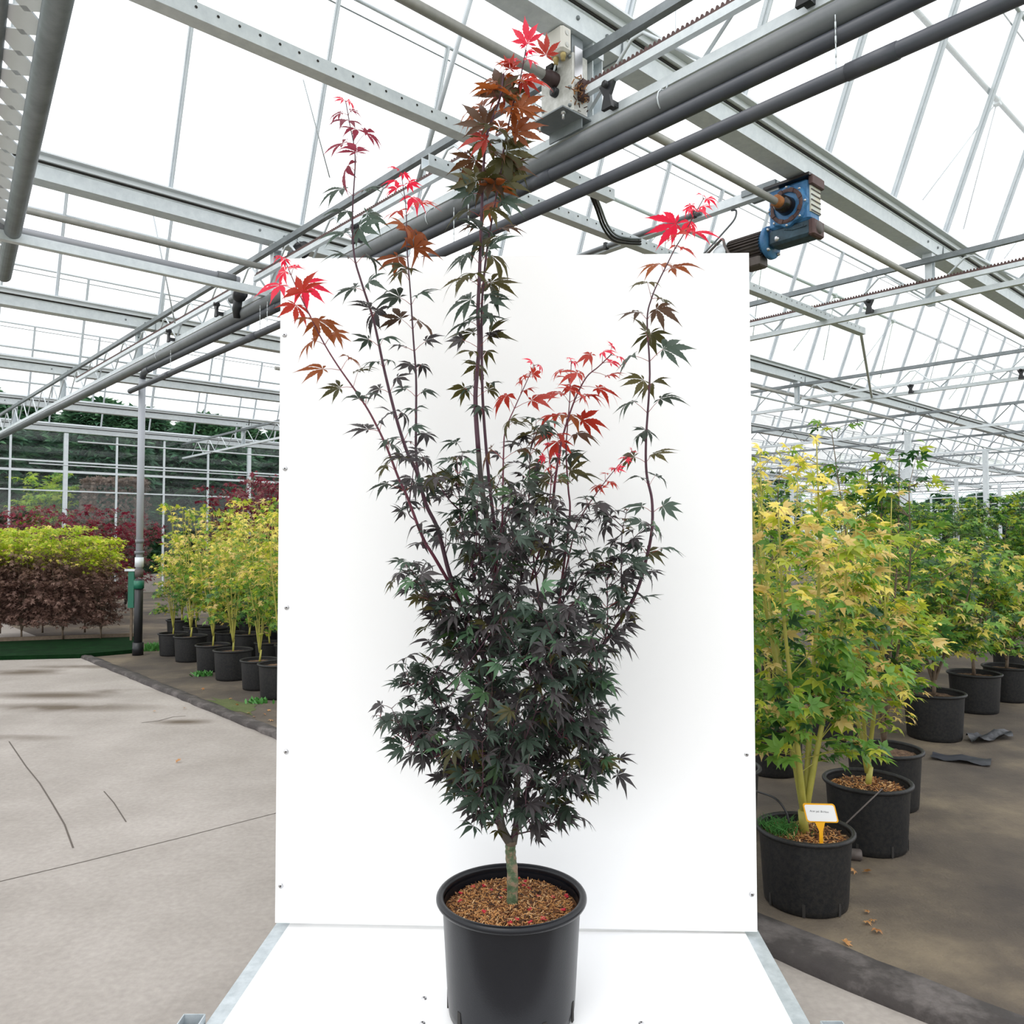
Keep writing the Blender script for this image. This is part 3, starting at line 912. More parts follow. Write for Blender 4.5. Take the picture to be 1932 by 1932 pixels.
# sprinkler pipes parallel to the gutters
for i, (v, u0, u1, z) in enumerate(((1.0, 1.0, 30, 3.25), (5.3, 0.5, 30, 3.2), (9.3, 0.5, 30, 3.1), (-5.3, 4.2, 30, 3.2))):
    root = empty('sprinkler_pipe', W(0, v, z), GRID_ROT)
    tag(root, 'thin pale sprinkler pipe with small nozzles running level over the bed', 'pipe', 'sprinkler pipes')
    mb = MB(); mb.tube([(u0, 0, 0), (u1, 0, 0)], .014, 8); mb.build('pipe_run', M_BARW, root)
    for k in range(6):
        mb = MB(); mb.tube([(u0 + .8 + k * 1.6, 0, 0), (u0 + .8 + k * 1.6, 0, -.06), (u0 + .8 + k * 1.6, .015, -.09)], .007, 6); mb.build('nozzle', M_BLACKP, root)

# ------------------------------------------------------------------ glass walls
def glass_wall(name, p0, p1, n, label):
    d = (p1 - p0); L = d.length; d.normalize()
    rot = math.atan2(d.y, d.x)
    root = empty(name, p0, rot)
    tag(root, kind='structure', label=label)
    step = L / n
    mm = MB(); mm.box((0, 0, 2.1), (.045, .06, 4.2)); mo = mm.build('mullion', M_GALV, root); mme = mo.data; bpy.data.objects.remove(mo)
    for i in range(n + 1):
        link_mesh('mullion', mme, root, (i * step, 0, 0), scale=(2.2, 1.5, 1) if i % 4 == 0 else None)
    for z, h in ((.25, .5), (2.7, .035), (3.2, .06), (3.45, .04)):
        mb = MB(); mb.box((L / 2, .0, z), (L, .05, h)); mb.build('base_kerb' if z < .3 else 'rail', M_GALV if z > .3 else M_CONC, root)
    pm = MB(); pm.box((0, 0, 2.35), (step - .05, .004, 3.7)); po = pm.build('pane', M_WGLASS, root); pme = po.data; bpy.data.objects.remove(po)
    for i in range(n):
        link_mesh('pane', pme, root, ((i + .5) * step, 0.03, 0))
    return root
glass_wall('wall_left', W(-3, 12.5), W(UMAX, 12.5), 40, 'glass side wall with grey posts and rails')
glass_wall('wall_right', W(UMAX, 12.5), W(UMAX, -14), 22, 'glass end wall far behind the bed')

# downpipe
root = empty('drain_downpipe', W(-.02, .05, 0), GRID_ROT)
tag(root, 'pale grey drain downpipe with black lower part and green collar', 'pipe')
mb = MB(); mb.tube([(0, 0, 1.05), (0, 0, 3.47)], .042, 16); mb.build('upper_pipe', mat('pale_grey_pvc', (.36, .38, .42), .4), root)
mb = MB(); mb.tube([(0, 0, 0), (0, 0, .95)], .05, 16); mb.build('lower_pipe', M_BLACKP, root)
for z, h, r, m in ((.88, .10, .06, M_GREENP), (1.02, .10, .05, M_MOTOR), (1.16, .12, .052, M_GALV), (1.42, .05, .05, M_PIPE), (.08, .16, .065, M_BLACKP), (1.28, .04, .058, M_PIPE)):
    mb = MB(); mb.lathe([(r * .8, -h / 2), (r, -h / 2), (r, h / 2), (r * .8, h / 2)], 16, (0, 0, z)); mb.build('collar', m, root)
mb = MB(); mb.tube(catmull([(0, 0, 3.42), (0, -.01, 3.48), (-.012, -.09, 3.527), (-.025, -.22, 3.5335), (-.025, -.36, 3.5335)]), .039, 12); mb.build('top_elbow', M_PIPED, root)
# little green hose post beside it
mb = MB(); mb.box((0, 0, 0), (.08, .06, .5)); 
o = mb.build('hose_box', M_GREENP, None, G(247, 1215) + Z * .75); tag(o, 'narrow dark green box on a stake beside the downpipe', 'box')
mb = MB(); mb.box((0, 0, -.5), (.03, .02, .5)); mb.build('stake', M_TTRUNK, o)
mb = MB(); mb.box((-.02, 0, .27), (.14, .07, .03)); mb.build('lid', M_GALV, o)

# ================================================================== PLATFORM AND BOARD
YAW = math.radians(-1.2)
PLZ = 0.186
plat = empty('plant_trolley', (0, 0, 0))
tag(plat, 'low trolley with white panel deck and galvanized side rails', 'trolley')
bl, br = G(547, 1742, PLZ), G(1407, 1762, PLZ)
fl_, fr_ = G(415, 1940, PLZ), G(1500, 1940, PLZ)
def extend(b, f, y):
    t = (y - b.y) / (f.y - b.y)
    return b + (f - b) * t
fl2, fr2 = extend(bl, fl_, 1.9), extend(br, fr_, 1.9)
bl3, br3 = extend(bl, fl_, bl.y + .04), extend(br, fr_, br.y + .04)
mb = MB()
vs = []
for z in (PLZ - .018, PLZ):
    for p in (bl3, fl2, fr2, br3):
        vs.append(Vector((p.x, p.y, z)))
mb.add(vs, [(3, 2, 1, 0), (4, 5, 6, 7), (0, 1, 5, 4), (1, 2, 6, 5), (2, 3, 7, 6), (3, 0, 4, 7)])
mb.build('deck_panel', M_WHITE, plat)
M_GALVL = mat('spangled_galvanized_steel', (0.42, 0.47, 0.50), 0.45, 0.3, noise=(26, (0.58, 0.63, 0.66), 0.16))
for (p, q, s) in ((bl3, fl2, -1), (br3, fr2, 1)):
    mb = MB(); a = p + Vector((s * .018, 0, -.022)); b = q + Vector((s * .018, 0, -.022))
    mb.bar(a, b, .062, .03); mb.build('side_rail', M_GALVL, plat)
for p in (extend(bl, fl_, 2.1) + Vector((-.082, 0, 0)), extend(br, fr_, 2.07) + Vector((.098, 0, 0))):
    mb = MB()
    w, h, t = .055, .16, .003
    for (dx, dy, sx, sy) in ((0, w / 2, w, t), (0, -w / 2, w, t), (w / 2, 0, t, w), (-w / 2, 0, t, w)):
        mb.box((p.x + dx, p.y + dy, PLZ - h / 2 + .012), (sx, sy, h))
    mb.build('stake_socket', M_GALVL, plat)
for (x, y) in ((-.62, 2.0), (.64, 2.0), (-.6, 2.45), (.62, 2.45)):
    mb = MB(); mb.lathe([(0, -.022), (.045, -.022), (.055, -.012), (.055, .012), (.045, .022), (0, .022)], 20, (x, y, .055), axis=Matrix.Rotation(math.pi / 2, 3, 'Y')); wh = mb.build('castor', M_BLACKP, plat)
    mb = MB(); mb.box((x, y, .125), (.09, .07, .03)); mb.box((x - .03, y, .09), (.006, .05, .08)); mb.box((x + .03, y, .09), (.006, .05, .08)); mb.build('castor_fork', M_GALV, plat)
mb = MB(); mb.box((0, 2.0, PLZ - .034), (1.44, .05, .03)); mb.build('cross_member', M_GALV, plat)
def screw(p, axis, parent, r=.008):
    mb = MB(); mb.lathe([(0, .0035), (r * .35, .0035), (r * .8, .003), (r, .0), (r, -.002)], 14, (0, 0, 0), axis=axis)
    o = mb.build('screw', M_STEELB, parent, p)
    mb = MB(); mb.lathe([(0, .0042), (r * .3, .0042)], 6, (0, 0, 0), axis=axis); mb.build('socket', M_DARK, o, None); o.children[0].parent = o
    return o
screw(G(800, 1884, PLZ), Matrix.Identity(3), plat)
screw(G(797, 1931, PLZ), Matrix.Identity(3), plat)
screw(G(1210, 1931, PLZ), Matrix.Identity(3), plat)

# backing board
DB = 2.60
board = empty('backing_board', (0, 0, 0))
tag(board, 'tall white backing board behind the potted maple', 'board')
cBL, cBR = P(519, 1741, 2.622), P(1429, 1758, 2.575)
zb = (cBL.z + cBR.z) / 2
tTL, tTR = P(530, 488, 2.640), P(1413, 477, 2.580)
def bq(a, b, c, d, t=.012):
    n = (b - a).cross(d - a).normalized()
    if n.y > 0: n = -n
    vs = [a, b, c, d] + [p - n * t for p in (a, b, c, d)]
    return vs
mb = MB()
vs = bq(cBL, cBR, tTR, tTL)
mb.add(vs, [(0, 1, 2, 3)], 0)
mb.add(vs, [(7, 6, 5, 4), (0, 4, 5, 1), (1, 5, 6, 2), (2, 6, 7, 3), (3, 7, 4, 0)], 1)
mb.build('panel', [M_WHITE, M_EDGE], board)
bn = (cBR - cBL).cross(tTL - cBL).normalized()
if bn.y > 0: bn = -bn
def on_board(px, py):
    r = ray(px, py); o = Vector((0, 0, CAMZ))
    t = (cBL - o).dot(bn) / r.dot(bn)
    return o + r * t
RB = Matrix.Rotation(math.pi / 2, 3, 'X')
for (px, py) in ((537, 632), (538, 884), (541, 1146), (540, 1418), (530, 1671), (1401, 626), (1403, 883), (1406, 1152), (1408, 1423), (1418, 1687)):
    screw(on_board(px, py) + bn * .001, RB, board, .0085)
hp = on_board(1403, 1421)
mb = MB(); mb.lathe([(.020, .0015), (.024, .0015)], 24, hp + bn * .001, axis=RB); mb.build('worn_hole_ring', M_EDGE, board)
for x in (-.72, .70):          # back struts that hold it on the trolley
    mb = MB(); mb.box((x, 2.64 + .05 - x * .03, 1.25), (.04, .04, 2.1)); mb.build('back_strut', M_GALV, board)

# ================================================================== LEAVES
def lobe_pts(stations, widths, L, ang, droop, fold, curl):
    """returns verts, faces for one lobe (mid, left, right at each station)"""
    vs, fs = [], []
    ca, sa = math.cos(ang), math.sin(ang)
    def put(x, y, z):
        rr = x
        z2 = z - droop * rr ** 2.4 + curl * math.sin(rr * 3.1) * .05
        return (x * ca - y * sa, x * sa + y * ca, z2)
    n = len(stations)
    for s, w in zip(stations, widths):
        x = s * L; y = w * L
        if y < 1e-4:
            vs.append(put(x, 0, 0))
        else:
            vs += [put(x, 0, 0), put(x, y, fold * y), put(x, -y, fold * y)]
    i = 0
    idx = []
    for s, w in zip(stations, widths):
        if w * L < 1e-4: idx.append((i,)); i += 1
        else: idx.append((i, i + 1, i + 2)); i += 3
    for a, b in zip(idx[:-1], idx[1:]):
        if len(a) == 1 and len(b) == 3:
            fs += [(a[0], b[0], b[1]), (a[0], b[2], b[0])]
        elif len(a) == 3 and len(b) == 3:
            fs += [(a[0], b[0], b[1], a[1]), (a[0], a[2], b[2], b[0])]
        elif len(a) == 3 and len(b) == 1:
            fs += [(a[0], b[0], a[1]), (a[0], a[2], b[0])]
    return vs, fs

def leaf_geo(kind, var):
    r = random.Random(var * 7 + len(kind))
    vs, fs = [], []
    if kind == 'hero':
        st = [0, .12, .25, .27, .38, .40, .50, .52, .62, .64, .74, .84, 1.0]
        wd = [0, .032, .088, .072, .128, .106, .134, .110, .112, .084, .060, .022, 0]
        lobes = [(0, 1.0), (.62, .93), (-.62, .93), (1.22, .72), (-1.22, .72), (1.95, .38), (-1.95, .38)]
    elif kind == 'mid':
        st = [0, .14, .36, .55, .74, 1.0]
        wd = [0, .042, .118, .13, .06, 0]
        lobes = [(0, 1.0), (.62, .93), (-.62, .93), (1.22, .72), (-1.22, .72), (1.95, .36), (-1.95, .36)]
    elif kind == 'wide':           # broader lobes of the yellow maples
        st = [0, .30, .55, .8, 1.0]
        wd = [0, .20, .17, .06, 0]
        lobes = [(0, 1.0), (.72, .92), (-.72, .92), (1.5, .66), (-1.5, .66)]
    elif kind == 'star':
        st = [0, .45, 1.0]
        wd = [0, .19, 0]
        lobes = [(0, 1.0), (.75, .9), (-.75, .9), (1.55, .6), (-1.55, .6)]
    else:                           # oval leaflet
        st = [0, .45, 1.0]; wd = [0, .26, 0]; lobes = [(0, 1.0)]
    for (a, L) in lobes:
        dr = r.uniform(.10, .75) if kind in ('hero', 'mid') else r.uniform(.1, .5)
        v, f = lobe_pts(st, wd, L * r.uniform(.9, 1.08), a + r.uniform(-.08, .08), dr, r.uniform(.1, .5), r.uniform(-1, 1))
        o = len(vs); vs += v
        fs += [tuple(i + o for i in q) for q in f]
    # merge the lobe bases into a single hub vertex so the leaf is one island
    hub = [i for i, p in enumerate(vs) if abs(p[0]) < 1e-6 and abs(p[1]) < 1e-6]
    remap = {}; out = []
    for i, p in enumerate(vs):
        if i in hub[1:]: remap[i] = remap[hub[0]]
        else: remap[i] = len(out); out.append(p)
    return np.array(out, dtype=np.float64), [tuple(remap[i] for i in q) for q in fs]

LEAFGEO = {(k, v): leaf_geo(k, v) for k in ('hero', 'mid', 'wide', 'star', 'oval') for v in range(5)}

def frame(axis, normal):
    x = axis.normalized()
    z = (normal - x * normal.dot(x))
    if z.length < 1e-4: z = x.orthogonal()
    z.normalize()
    y = z.cross(x)
    return np.array([[x.x, y.x, z.x], [x.y, y.y, z.y], [x.z, y.z, z.z]])

class Leaves:
    def __init__(self):
        self.items = []       # pos, axis, normal, size, palette, variant
    def add(self, pos, axis, normal, size, pal, rnd):
        self.items.append((pos.copy(), axis.copy(), normal.copy(), size, pal, rnd.randrange(5)))

def joined_leaves(name, items, kind, mats, parent, origin=Vector((0, 0, 0))):
    if not items: return None
    vs, fs, mi = [], [], []
    off = 0
    o = np.array(origin)
    for (p, a, n, s, pal, var) in items:
        g, f = LEAFGEO[(kind, var)]
        w = (g * s) @ frame(a, n).T + np.array(p) - o
        vs.append(w)
        for q in f:
            fs.append(tuple(i + off for i in q)); mi.append(pal)
        off += len(g)
    me = bpy.data.meshes.new(name)
    me.from_pydata(np.concatenate(vs).tolist(), [], fs)
    for m in mats: me.materials.append(m)
    me.polygons.foreach_set('material_index', mi)
    me.polygons.foreach_set('use_smooth', [True] * len(mi))
    me.update()
    ob = bpy.data.objects.new(name, me)
    C.objects.link(ob)
    if parent is not None: ob.parent = parent
    ob['kind'] = 'stuff'
    return ob

LEAFMESH = {}
def leaf_object(item, kind, mats, matset, parent, origin=Vector((0, 0, 0)), name='leaf'):
    (p, a, n, s, pal, var) = item
    key = (kind, var, matset, pal)
    if key not in LEAFMESH:
        g, f = LEAFGEO[(kind, var)]
        me = bpy.data.meshes.new('leaf')
        me.from_pydata(g.tolist(), [], f)
        me.materials.append(mats[pal])
        me.polygons.foreach_set('use_smooth', [True] * len(f))
        me.update()
        LEAFMESH[key] = me
    ob = bpy.data.objects.new(name, LEAFMESH[key])
    C.objects.link(ob)
    ob.parent = parent
    fr = frame(a, n)
    M = Matrix(((fr[0][0], fr[0][1], fr[0][2], 0), (fr[1][0], fr[1][1], fr[1][2], 0), (fr[2][0], fr[2][1], fr[2][2], 0), (0, 0, 0, 1)))
    ob.matrix_local = Matrix.Translation(p - origin) @ M @ Matrix.Scale(s, 4)
    return ob

# ------------------------------------------------------------------ pots
def pot_parts(root, scale=1.0, m=M_POT, slots=0, soil=M_SOIL, soil_h=.265, seed=0, fine=48):
    s = scale
    Rt, Rb, H = .188 * s, .166 * s, .31 * s
    mb = MB()
    prof = [(0, .012 * s), (Rb - .02 * s, .012 * s), (Rb - .008 * s, 0), (Rb, .008 * s), (Rb + .003 * s, .03 * s), (Rt - .004 * s, H - .03 * s), (Rt - .004 * s, H - .012 * s)]
    mb.lathe(prof, fine)
    mb.lathe([(Rt - .008 * s, H - .02 * s), (Rt - .014 * s, .2 * s)], fine)
    pot = mb.build('pot', m, root)
    mb = MB()
    rim = []
    for k in range(11):
        a = -math.pi * .6 + k * (math.pi * 1.75) / 10
        rim.append((Rt + .003 * s + .0105 * s * math.cos(a), H - .010 * s + .0105 * s * math.sin(a)))
    mb.lathe(rim, fine); mb.build('rim', m, pot)
    for k in range(slots):
        a = 2 * math.pi * k / slots + .33
        for (zz, hh, ww) in ((.032 * s, .05 * s, .012 * s),):
            R = Matrix.Rotation(a, 3, 'Z')
            mb = MB(); mb.box((0, 0, 0), (.004, ww, hh)); 
            ob = mb.build('drain_slot', M_DARK, pot, (math.cos(a) * (Rb + .0035 * s), math.sin(a) * (Rb + .0035 * s), zz), (0, 0, a))
    # lumpy soil
    r = random.Random(seed)
    mb = MB(); vs = [Vector((0, 0, soil_h * s + .012))]; fs = []
    rings, seg = 9, 36
    for i in range(1, rings + 1):
        rr = (Rt - .010 * s) * i / rings
        for k in range(seg):
            a = 2 * math.pi * k / seg
            z = soil_h * s + .012 * (1 - (i / rings) ** 2) + r.uniform(-.006, .006) * s
            vs.append(Vector((rr * math.cos(a), rr * math.sin(a), z)))
    for k in range(seg):
        fs.append((0, 1 + k, 1 + (k + 1) % seg))
    for i in range(rings - 1):
        for k in range(seg):
            a = 1 + i * seg + k; b = 1 + i * seg + (k + 1) % seg
            fs.append((a, a + seg, b + seg, b))
    mb.add(vs, fs, 0, True)
    mb.build('soil', soil, root)
    return pot

def soil_chips(root, n, R, z, seed, size=.012):
    r = random.Random(seed); mb = MB()
    for i in range(n):
        a, rr = r.uniform(0, 6.283), R * math.sqrt(r.random())
        c = Vector((rr * math.cos(a), rr * math.sin(a), z + .012 * (1 - (rr / R) ** 2) + r.uniform(-.002, .007)))
        d = Vector((r.uniform(-1, 1), r.uniform(-1, 1), r.uniform(-.35, .5))).normalized() * size * r.uniform(.4, 1.2)
        mb.bar(c - d, c + d, size * r.uniform(.12, .4), .0015, r.choices((0, 1, 2, 3), (5, 5, 2.4, 1.6))[0])
    return stuff(mb.build('bark_chips', M_COIR, root))

# ================================================================== THE MAIN MAPLE
DP = 2.165
base = P(965, 1887, DP); base.z = PLZ
HERO = empty('potted_maple', base)
tag(HERO, 'tall purple-leaved maple with red shoot tips in black pot before white board', 'potted tree')
pot_parts(HERO, 1.0, M_POT, 9, M_SOIL, .268, 5, 72)
soil_chips(HERO, 6500, .166, .272, 11, .0075)
r = random.Random(4); mb = MB()
for i in range(26):
    a, rr = r.uniform(0, 6.283), .165 * math.sqrt(r.random())
    c = Vector((rr * math.cos(a), rr * math.sin(a), .288 - .008 * (rr / .17) ** 2))
    for k in range(3):
        d = Vector((r.uniform(-1, 1), r.uniform(-1, 1), r.uniform(-.2, .5))).normalized() * .0065
        mb.bar(c - d, c + d, .005, .0018)
stuff(mb.build('fallen_red_seeds', M_PETAL, HERO))

LM = [leaf_mat('leaf_dark_purple', srgb(42, 38, 40), srgb(64, 59, 60), .22),
      leaf_mat('leaf_dark_green', srgb(40, 50, 40), srgb(70, 88, 76), .28),
      leaf_mat('leaf_bright_green', srgb(52, 76, 36), srgb(92, 128, 96), .35),
      leaf_mat('leaf_olive', srgb(58, 58, 30), srgb(82, 76, 38), .4),
      leaf_mat('leaf_bronze', srgb(124, 66, 34), srgb(150, 84, 44), .45),
      leaf_mat('leaf_brick_red', srgb(160, 54, 42), srgb(186, 66, 56), .45),
      leaf_mat('leaf_crimson', srgb(214, 44, 72), srgb(230, 62, 84), .45),
      leaf_mat('leaf_dark_brown', srgb(70, 50, 34), srgb(92, 62, 38), .4),
      leaf_mat('leaf_plum', srgb(118, 42, 60), srgb(146, 56, 74), .4)]
DPU, DGR, BGR, OLI, BRO, BRI, CRI, DBR, PLU = range(9)

hl = Leaves()
hero_items = []
stems = []               # sampled 3-D stems: (list of points)
rnd = random.Random(21)
twig_mb = MB()
pet_mb = MB()

# name: pixel path from base to tip with depth offset; r0, r1; colour lengths from the tip (px): crimson, brick, bronze, olive
SH = [
 # leaders
 ([(963, 1592, 0), (946, 1560, -.01), (938, 1500, -.02), (931, 1430, -.02), (926, 1300, -.02), (934, 1130, 0), (934, 1075, 0), (922, 999, .01), (910, 928, .01), (903, 855, .01), (897, 750, .01), (904, 655, 0), (902, 590, 0), (905, 510, 0), (909, 393, -.01), (914, 290, -.01), (921, 246, -.02), (943, 186, -.03), (950, 140, -.03)], .0125, .0028, (0, 0, 190, 260), 1.18, 700, None),
 ([(934, 1000, .02), (922, 900, .03), (911, 760, .03), (909, 652, .03), (909, 580, .03), (914, 512, .03), (923, 444, .03), (942, 341, .02), (953, 270, .02), (966, 205, .01), (978, 165, .0), (992, 95, 0)], .0052, .0018, (45, 60, 200, 220), 1.1, 760, None),
 ([(968, 1592, 0), (976, 1540, .01), (976, 1470, .02), (992, 1380, .03), (1012, 1300, .05), (1020, 1150, .06), (1036, 1040, .06), (1045, 929, .05), (1051, 881, .04), (1059, 835, .04), (1072, 789, .03), (1088, 746, .03), (1107, 711, .02), (1129, 692, .02), (1154, 668, .02)], .0105, .0014, (45, 190, 0, 60), 1.3, 880, M_BARKR),
 ([(1012, 1300, .05), (1045, 1200, .08), (1062, 1080, .09), (1075, 970, .09), (1072, 921, .09), (1068, 854, .09), (1071, 800, .09), (1075, 751, .09), (1078, 681, .09)], .006, .0010, (30, 90, 60, 60), 1.1, 900, M_BARKR),
 # far left
 ([(930, 1300, -.02), (900, 1200, .02), (869, 1136, .03), (848, 1083, .03), (826, 999, .03), (804, 952, .03), (786, 890, .03), (769, 855, .03), (748, 790, .02), (726, 702, .02), (705, 605, .01), (683, 536, 0), (668, 480, 0), (665, 403, 0), (670, 297, -.01), (660, 235, -.01), (652, 190, -.01)], .008, .0012, (30, 130, 0, 240), 1.0, 900, None),
 ([(869, 1136, .03), (820, 1052, -.03), (798, 1015, -.04), (767, 934, -.05), (752, 902, -.05), (728, 840, -.05), (700, 783, -.06), (676, 745, -.06), (636, 688, -.07), (607, 640, -.07), (576, 578, -.07), (559, 542, -.07), (537, 490, -.07)], .0055, .0010, (75, 40, 130, 60), 1.08, 900, M_BARKR),
 ([(800, 945, .05), (790, 900, .07), (785, 855, .08), (785, 790, .08), (785, 712, .08), (780, 640, .08), (774, 547, .08), (768, 470, .08), (766, 393, .08), (757, 328, .08)], .0045, .0011, (60, 50, 150, 80), 1.05, 880, None),
 # right tall
 ([(972, 1560, .0), (1000, 1480, .05), (1060, 1370, .07), (1100, 1285, .08), (1121, 1241, .08), (1171, 1170, .07), (1202, 1114, .06), (1220, 1052, .06), (1230, 999, .05), (1230, 943, .05), (1220, 894, .05), (1219, 827, .04), (1226, 706, .03), (1221, 604, .02), (1230, 561, .02), (1243, 530, .02), (1260, 496, .01), (1273, 470, .01), (1293, 437, 0), (1308, 409, 0), (1328, 374, 0)], .008, .0011, (90, 60, 110, 170), 1.05, 1250, None),
 ([(1171, 1170, .07), (1174, 1145, .05), (1172, 1067, .04), (1174, 1005, .03), (1183, 962, .03)], .0028, .0009, (0, 0, 0, 60), .8, 1160, M_BARKP),
 ([(1140, 1215, .07), (1146, 1176, .02), (1146, 1098, .01), (1150, 1070, .01)], .0026, .0009, (0, 0, 0, 0), .8, 1200, M_BARKP),
 ([(1060, 1110, .09), (1085, 1000, .06), (1099, 970, .05), (1123, 934, .04), (1156, 891, .03), (1193, 851, .03)], .003, .0008, (70, 60, 0, 0), .62, 1080, M_BARKR),
 # centre
 ([(934, 1080, -.02), (946, 1000, -.05), (948, 970, -.06), (950, 854, -.07), (954, 811, -.07), (973, 765, -.07), (989, 730, -.07), (1008, 688, -.07)], .004, .0010, (25, 90, 0, 80), 1.05, 1000, M_BARKR),
 ([(1020, 1150, .04), (1005, 1040, -.02), (998, 960, -.03), (1000, 860, -.03), (1003, 835, -.03)], .0034, .0009, (0, 0, 0, 30), .75, 1100, M_BARKP),
 ([(1000, 1100, -.03), (1030, 990, -.07), (1040, 900, -.08), (1032, 838, -.08)], .003, .0009, (35, 30, 0, 0), .7, 1000, M_BARKR),
 ([(905, 1120, -.05), (872, 1000, -.09), (866, 920, -.1), (862, 866, -.1)], .0032, .0009, (0, 0, 0, 60), .8, 1080, M_BARKP),
 # left lower
 ([(930, 1300, -.02), (900, 1222, -.06), (854, 1176, -.09), (817, 1139, -.1), (795, 1098, -.1), (767, 1067, -.1)], .0034, .0009, (0, 0, 0, 0), .75, 1230, M_BARKP),
 ([(934, 1440, -.02), (890, 1400, -.07), (840, 1350, -.1), (805, 1312, -.12), (785, 1288, -.12), (768, 1272, -.12)], .0042, .0009, (0, 0, 0, 0), .85, 1420, M_BARKP),
 ([(938, 1520, -.02), (888, 1460, -.06), (846, 1430, -.08), (810, 1418, -.1), (775, 1402, -.11), (745, 1382, -.12), (716, 1350, -.12)], .0045, .0009, (0, 0, 0, 0), .85, 1500, M_BARKP),
 ([(945, 1562, -.01), (915, 1535, -.06), (893, 1512, -.08), (882, 1500, -.08)], .0025, .0009, (0, 0, 0, 0), .8, 1580, M_BARKP),
 # right lower
 ([(978, 1540, .01), (1020, 1505, .03), (1070, 1482, .04), (1115, 1466, .04), (1150, 1452, .04)], .0045, .0009, (0, 0, 0, 0), .85, 1530, M_BARKP),
 ([(992, 1380, .02), (1040, 1340, -.04), (1100, 1310, -.06), (1145, 1282, -.06)], .004, .0009, (0, 0, 0, 0), .85, 1360, M_BARKP),
 ([(985, 1440, .01), (1030, 1400, -.08), (1075, 1385, -.1), (1105, 1375, -.1)], .0035, .0009, (0, 0, 0, 0), .85, 1420, M_BARKP),
 ([(970, 1575, 0), (1000, 1568, -.04), (1025, 1560, -.05), (1048, 1556, -.05)], .0026, .0009, (0, 0, 0, 0), .8, 1600, M_BARKP),
]

def leaf_pair(p, d, phase, size, pal, rnd, petl=.035, lv=None, pm=None, facing=.55, spread=1.0, pmi=0):
    lv = lv or hl; pm = pm or pet_mb
    s = d.orthogonal().normalized()
    s = Matrix.Rotation(phase, 3, d) @ s
    for k in (0, 1):
        o = s if k == 0 else -s
        o = (o + Vector((rnd.gauss(0, .25), rnd.gauss(0, .25), rnd.gauss(0, .2)))).normalized()
        pd = (o * spread + d * .6 + Z * .15).normalized()
        L = petl * rnd.uniform(.6, 1.3)
        q = p + pd * L
        ax = Vector((pd.x, pd.y, 0))
        if ax.length < .05: ax = Vector((o.x, o.y, 0))
        ax.normalize()
        ax = (ax + Z * rnd.uniform(-.55, .45) + Vector((rnd.gauss(0, .3), 0, 0))).normalized()
        nn = (Z * rnd.uniform(.3, 1.0) + Vector((0, -1, 0)) * rnd.uniform(-.1, 1.4) * facing + Vector((rnd.gauss(0, .3), rnd.gauss(0, .2), 0))).normalized()
        pp = pal if not callable(pal) else pal()
        pm.tube([p, p + pd * L * .5 + Z * .002, q], [.0009, .0007, .0006], 4, pmi, cap=False)
        lv.add(q, ax, nn, size * rnd.uniform(.8, 1.15), pp, rnd)

def dense_pal():
    return rnd.choices((DPU, DGR, BGR, OLI, DBR), (4.0, 4.2, .6, .9, .0))[0]

for si, (path, r0, r1, cols, lsz, bare_from, bark) in enumerate(SH):
    pts = [P(x, y, DP + dz) for (x, y, dz) in path]
    cv = catmull(pts, 5)
    cum = [0]
    for a, b in zip(cv[:-1], cv[1:]): cum.append(cum[-1] + (b - a).length)
    L = cum[-1]
    rad = [r0 + (r1 - r0) * (c / L) ** .8 for c in cum]
    mb = MB()
    n_sides = 10 if r0 > .006 else 7
    mb.tube([p - base for p in cv], rad, n_sides)
    # nodes: slight rings
    mat_b = bark or M_BARKP
    if si == 0 or si == 2:
        half = len(cv) // 2
        m1 = MB(); m1.tube([p - base for p in cv[:half + 1]], rad[:half + 1], n_sides); m1.build('stem', M_BARK, HERO)
        m2 = MB(); m2.tube([p - base for p in cv[half:]], rad[half:], n_sides); m2.build('branch', mat_b, HERO)
    else:
        mb.build('branch', mat_b, HERO)
    stems.append((cv, cum))
    # leaf pairs from the tip downwards
    pxm = DP / F
    c1, c2, c3, c4 = cols
    pos = L - .004
    k = 0
    while pos > 0:
        dt = (L - pos) / pxm
        i = max(j for j in range(len(cum)) if cum[j] <= pos)
        i = min(i, len(cv) - 2)
        t = (pos - cum[i]) / max(1e-6, cum[i + 1] - cum[i])
        p = cv[i].lerp(cv[i + 1], t)
        d = (cv[i + 1] - cv[i]).normalized()
        py = 966 - F * ((p.z - CAMZ) / p.y - math.tan(PITCH))
        if py > bare_from + 60: break
        if dt < c1: pal = CRI
        elif dt < c1 + c2: pal = BRI
        elif dt < c1 + c2 + c3: pal = rnd.choice((BRO, BRO, DBR, OLI)) if dt > c1 + c2 + c3 * .5 else BRO
        elif dt < c1 + c2 + c3 + c4: pal = rnd.choice((OLI, OLI, DBR, DGR))
        else: pal = rnd.choices((DPU, DGR, OLI, DBR), (3, 4, 1.5, .2))[0]
        if si == 4 and pal in (BRI, CRI): pal = CRI if dt < 12 else PLU
        grow = min(1, .35 + dt / 130)
        top = 1 if py < 880 else .9
        sz = (.084 if py < (640 if si != 7 else 790) else .064) * lsz * grow * top
        if py > 640 and py < 900 and si in (0, 1, 4, 6): sz *= .8
        leaf_pair(p, d, (k % 2) * math.pi / 2 + rnd.gauss(.5, .35), sz, pal, rnd, .040 * lsz * grow)
        k += 1
        gap = (.036 + .032 * min(1, dt / 150)) * (1.0 if lsz > .85 else .8)
        pos -= gap * rnd.uniform(.8, 1.2)

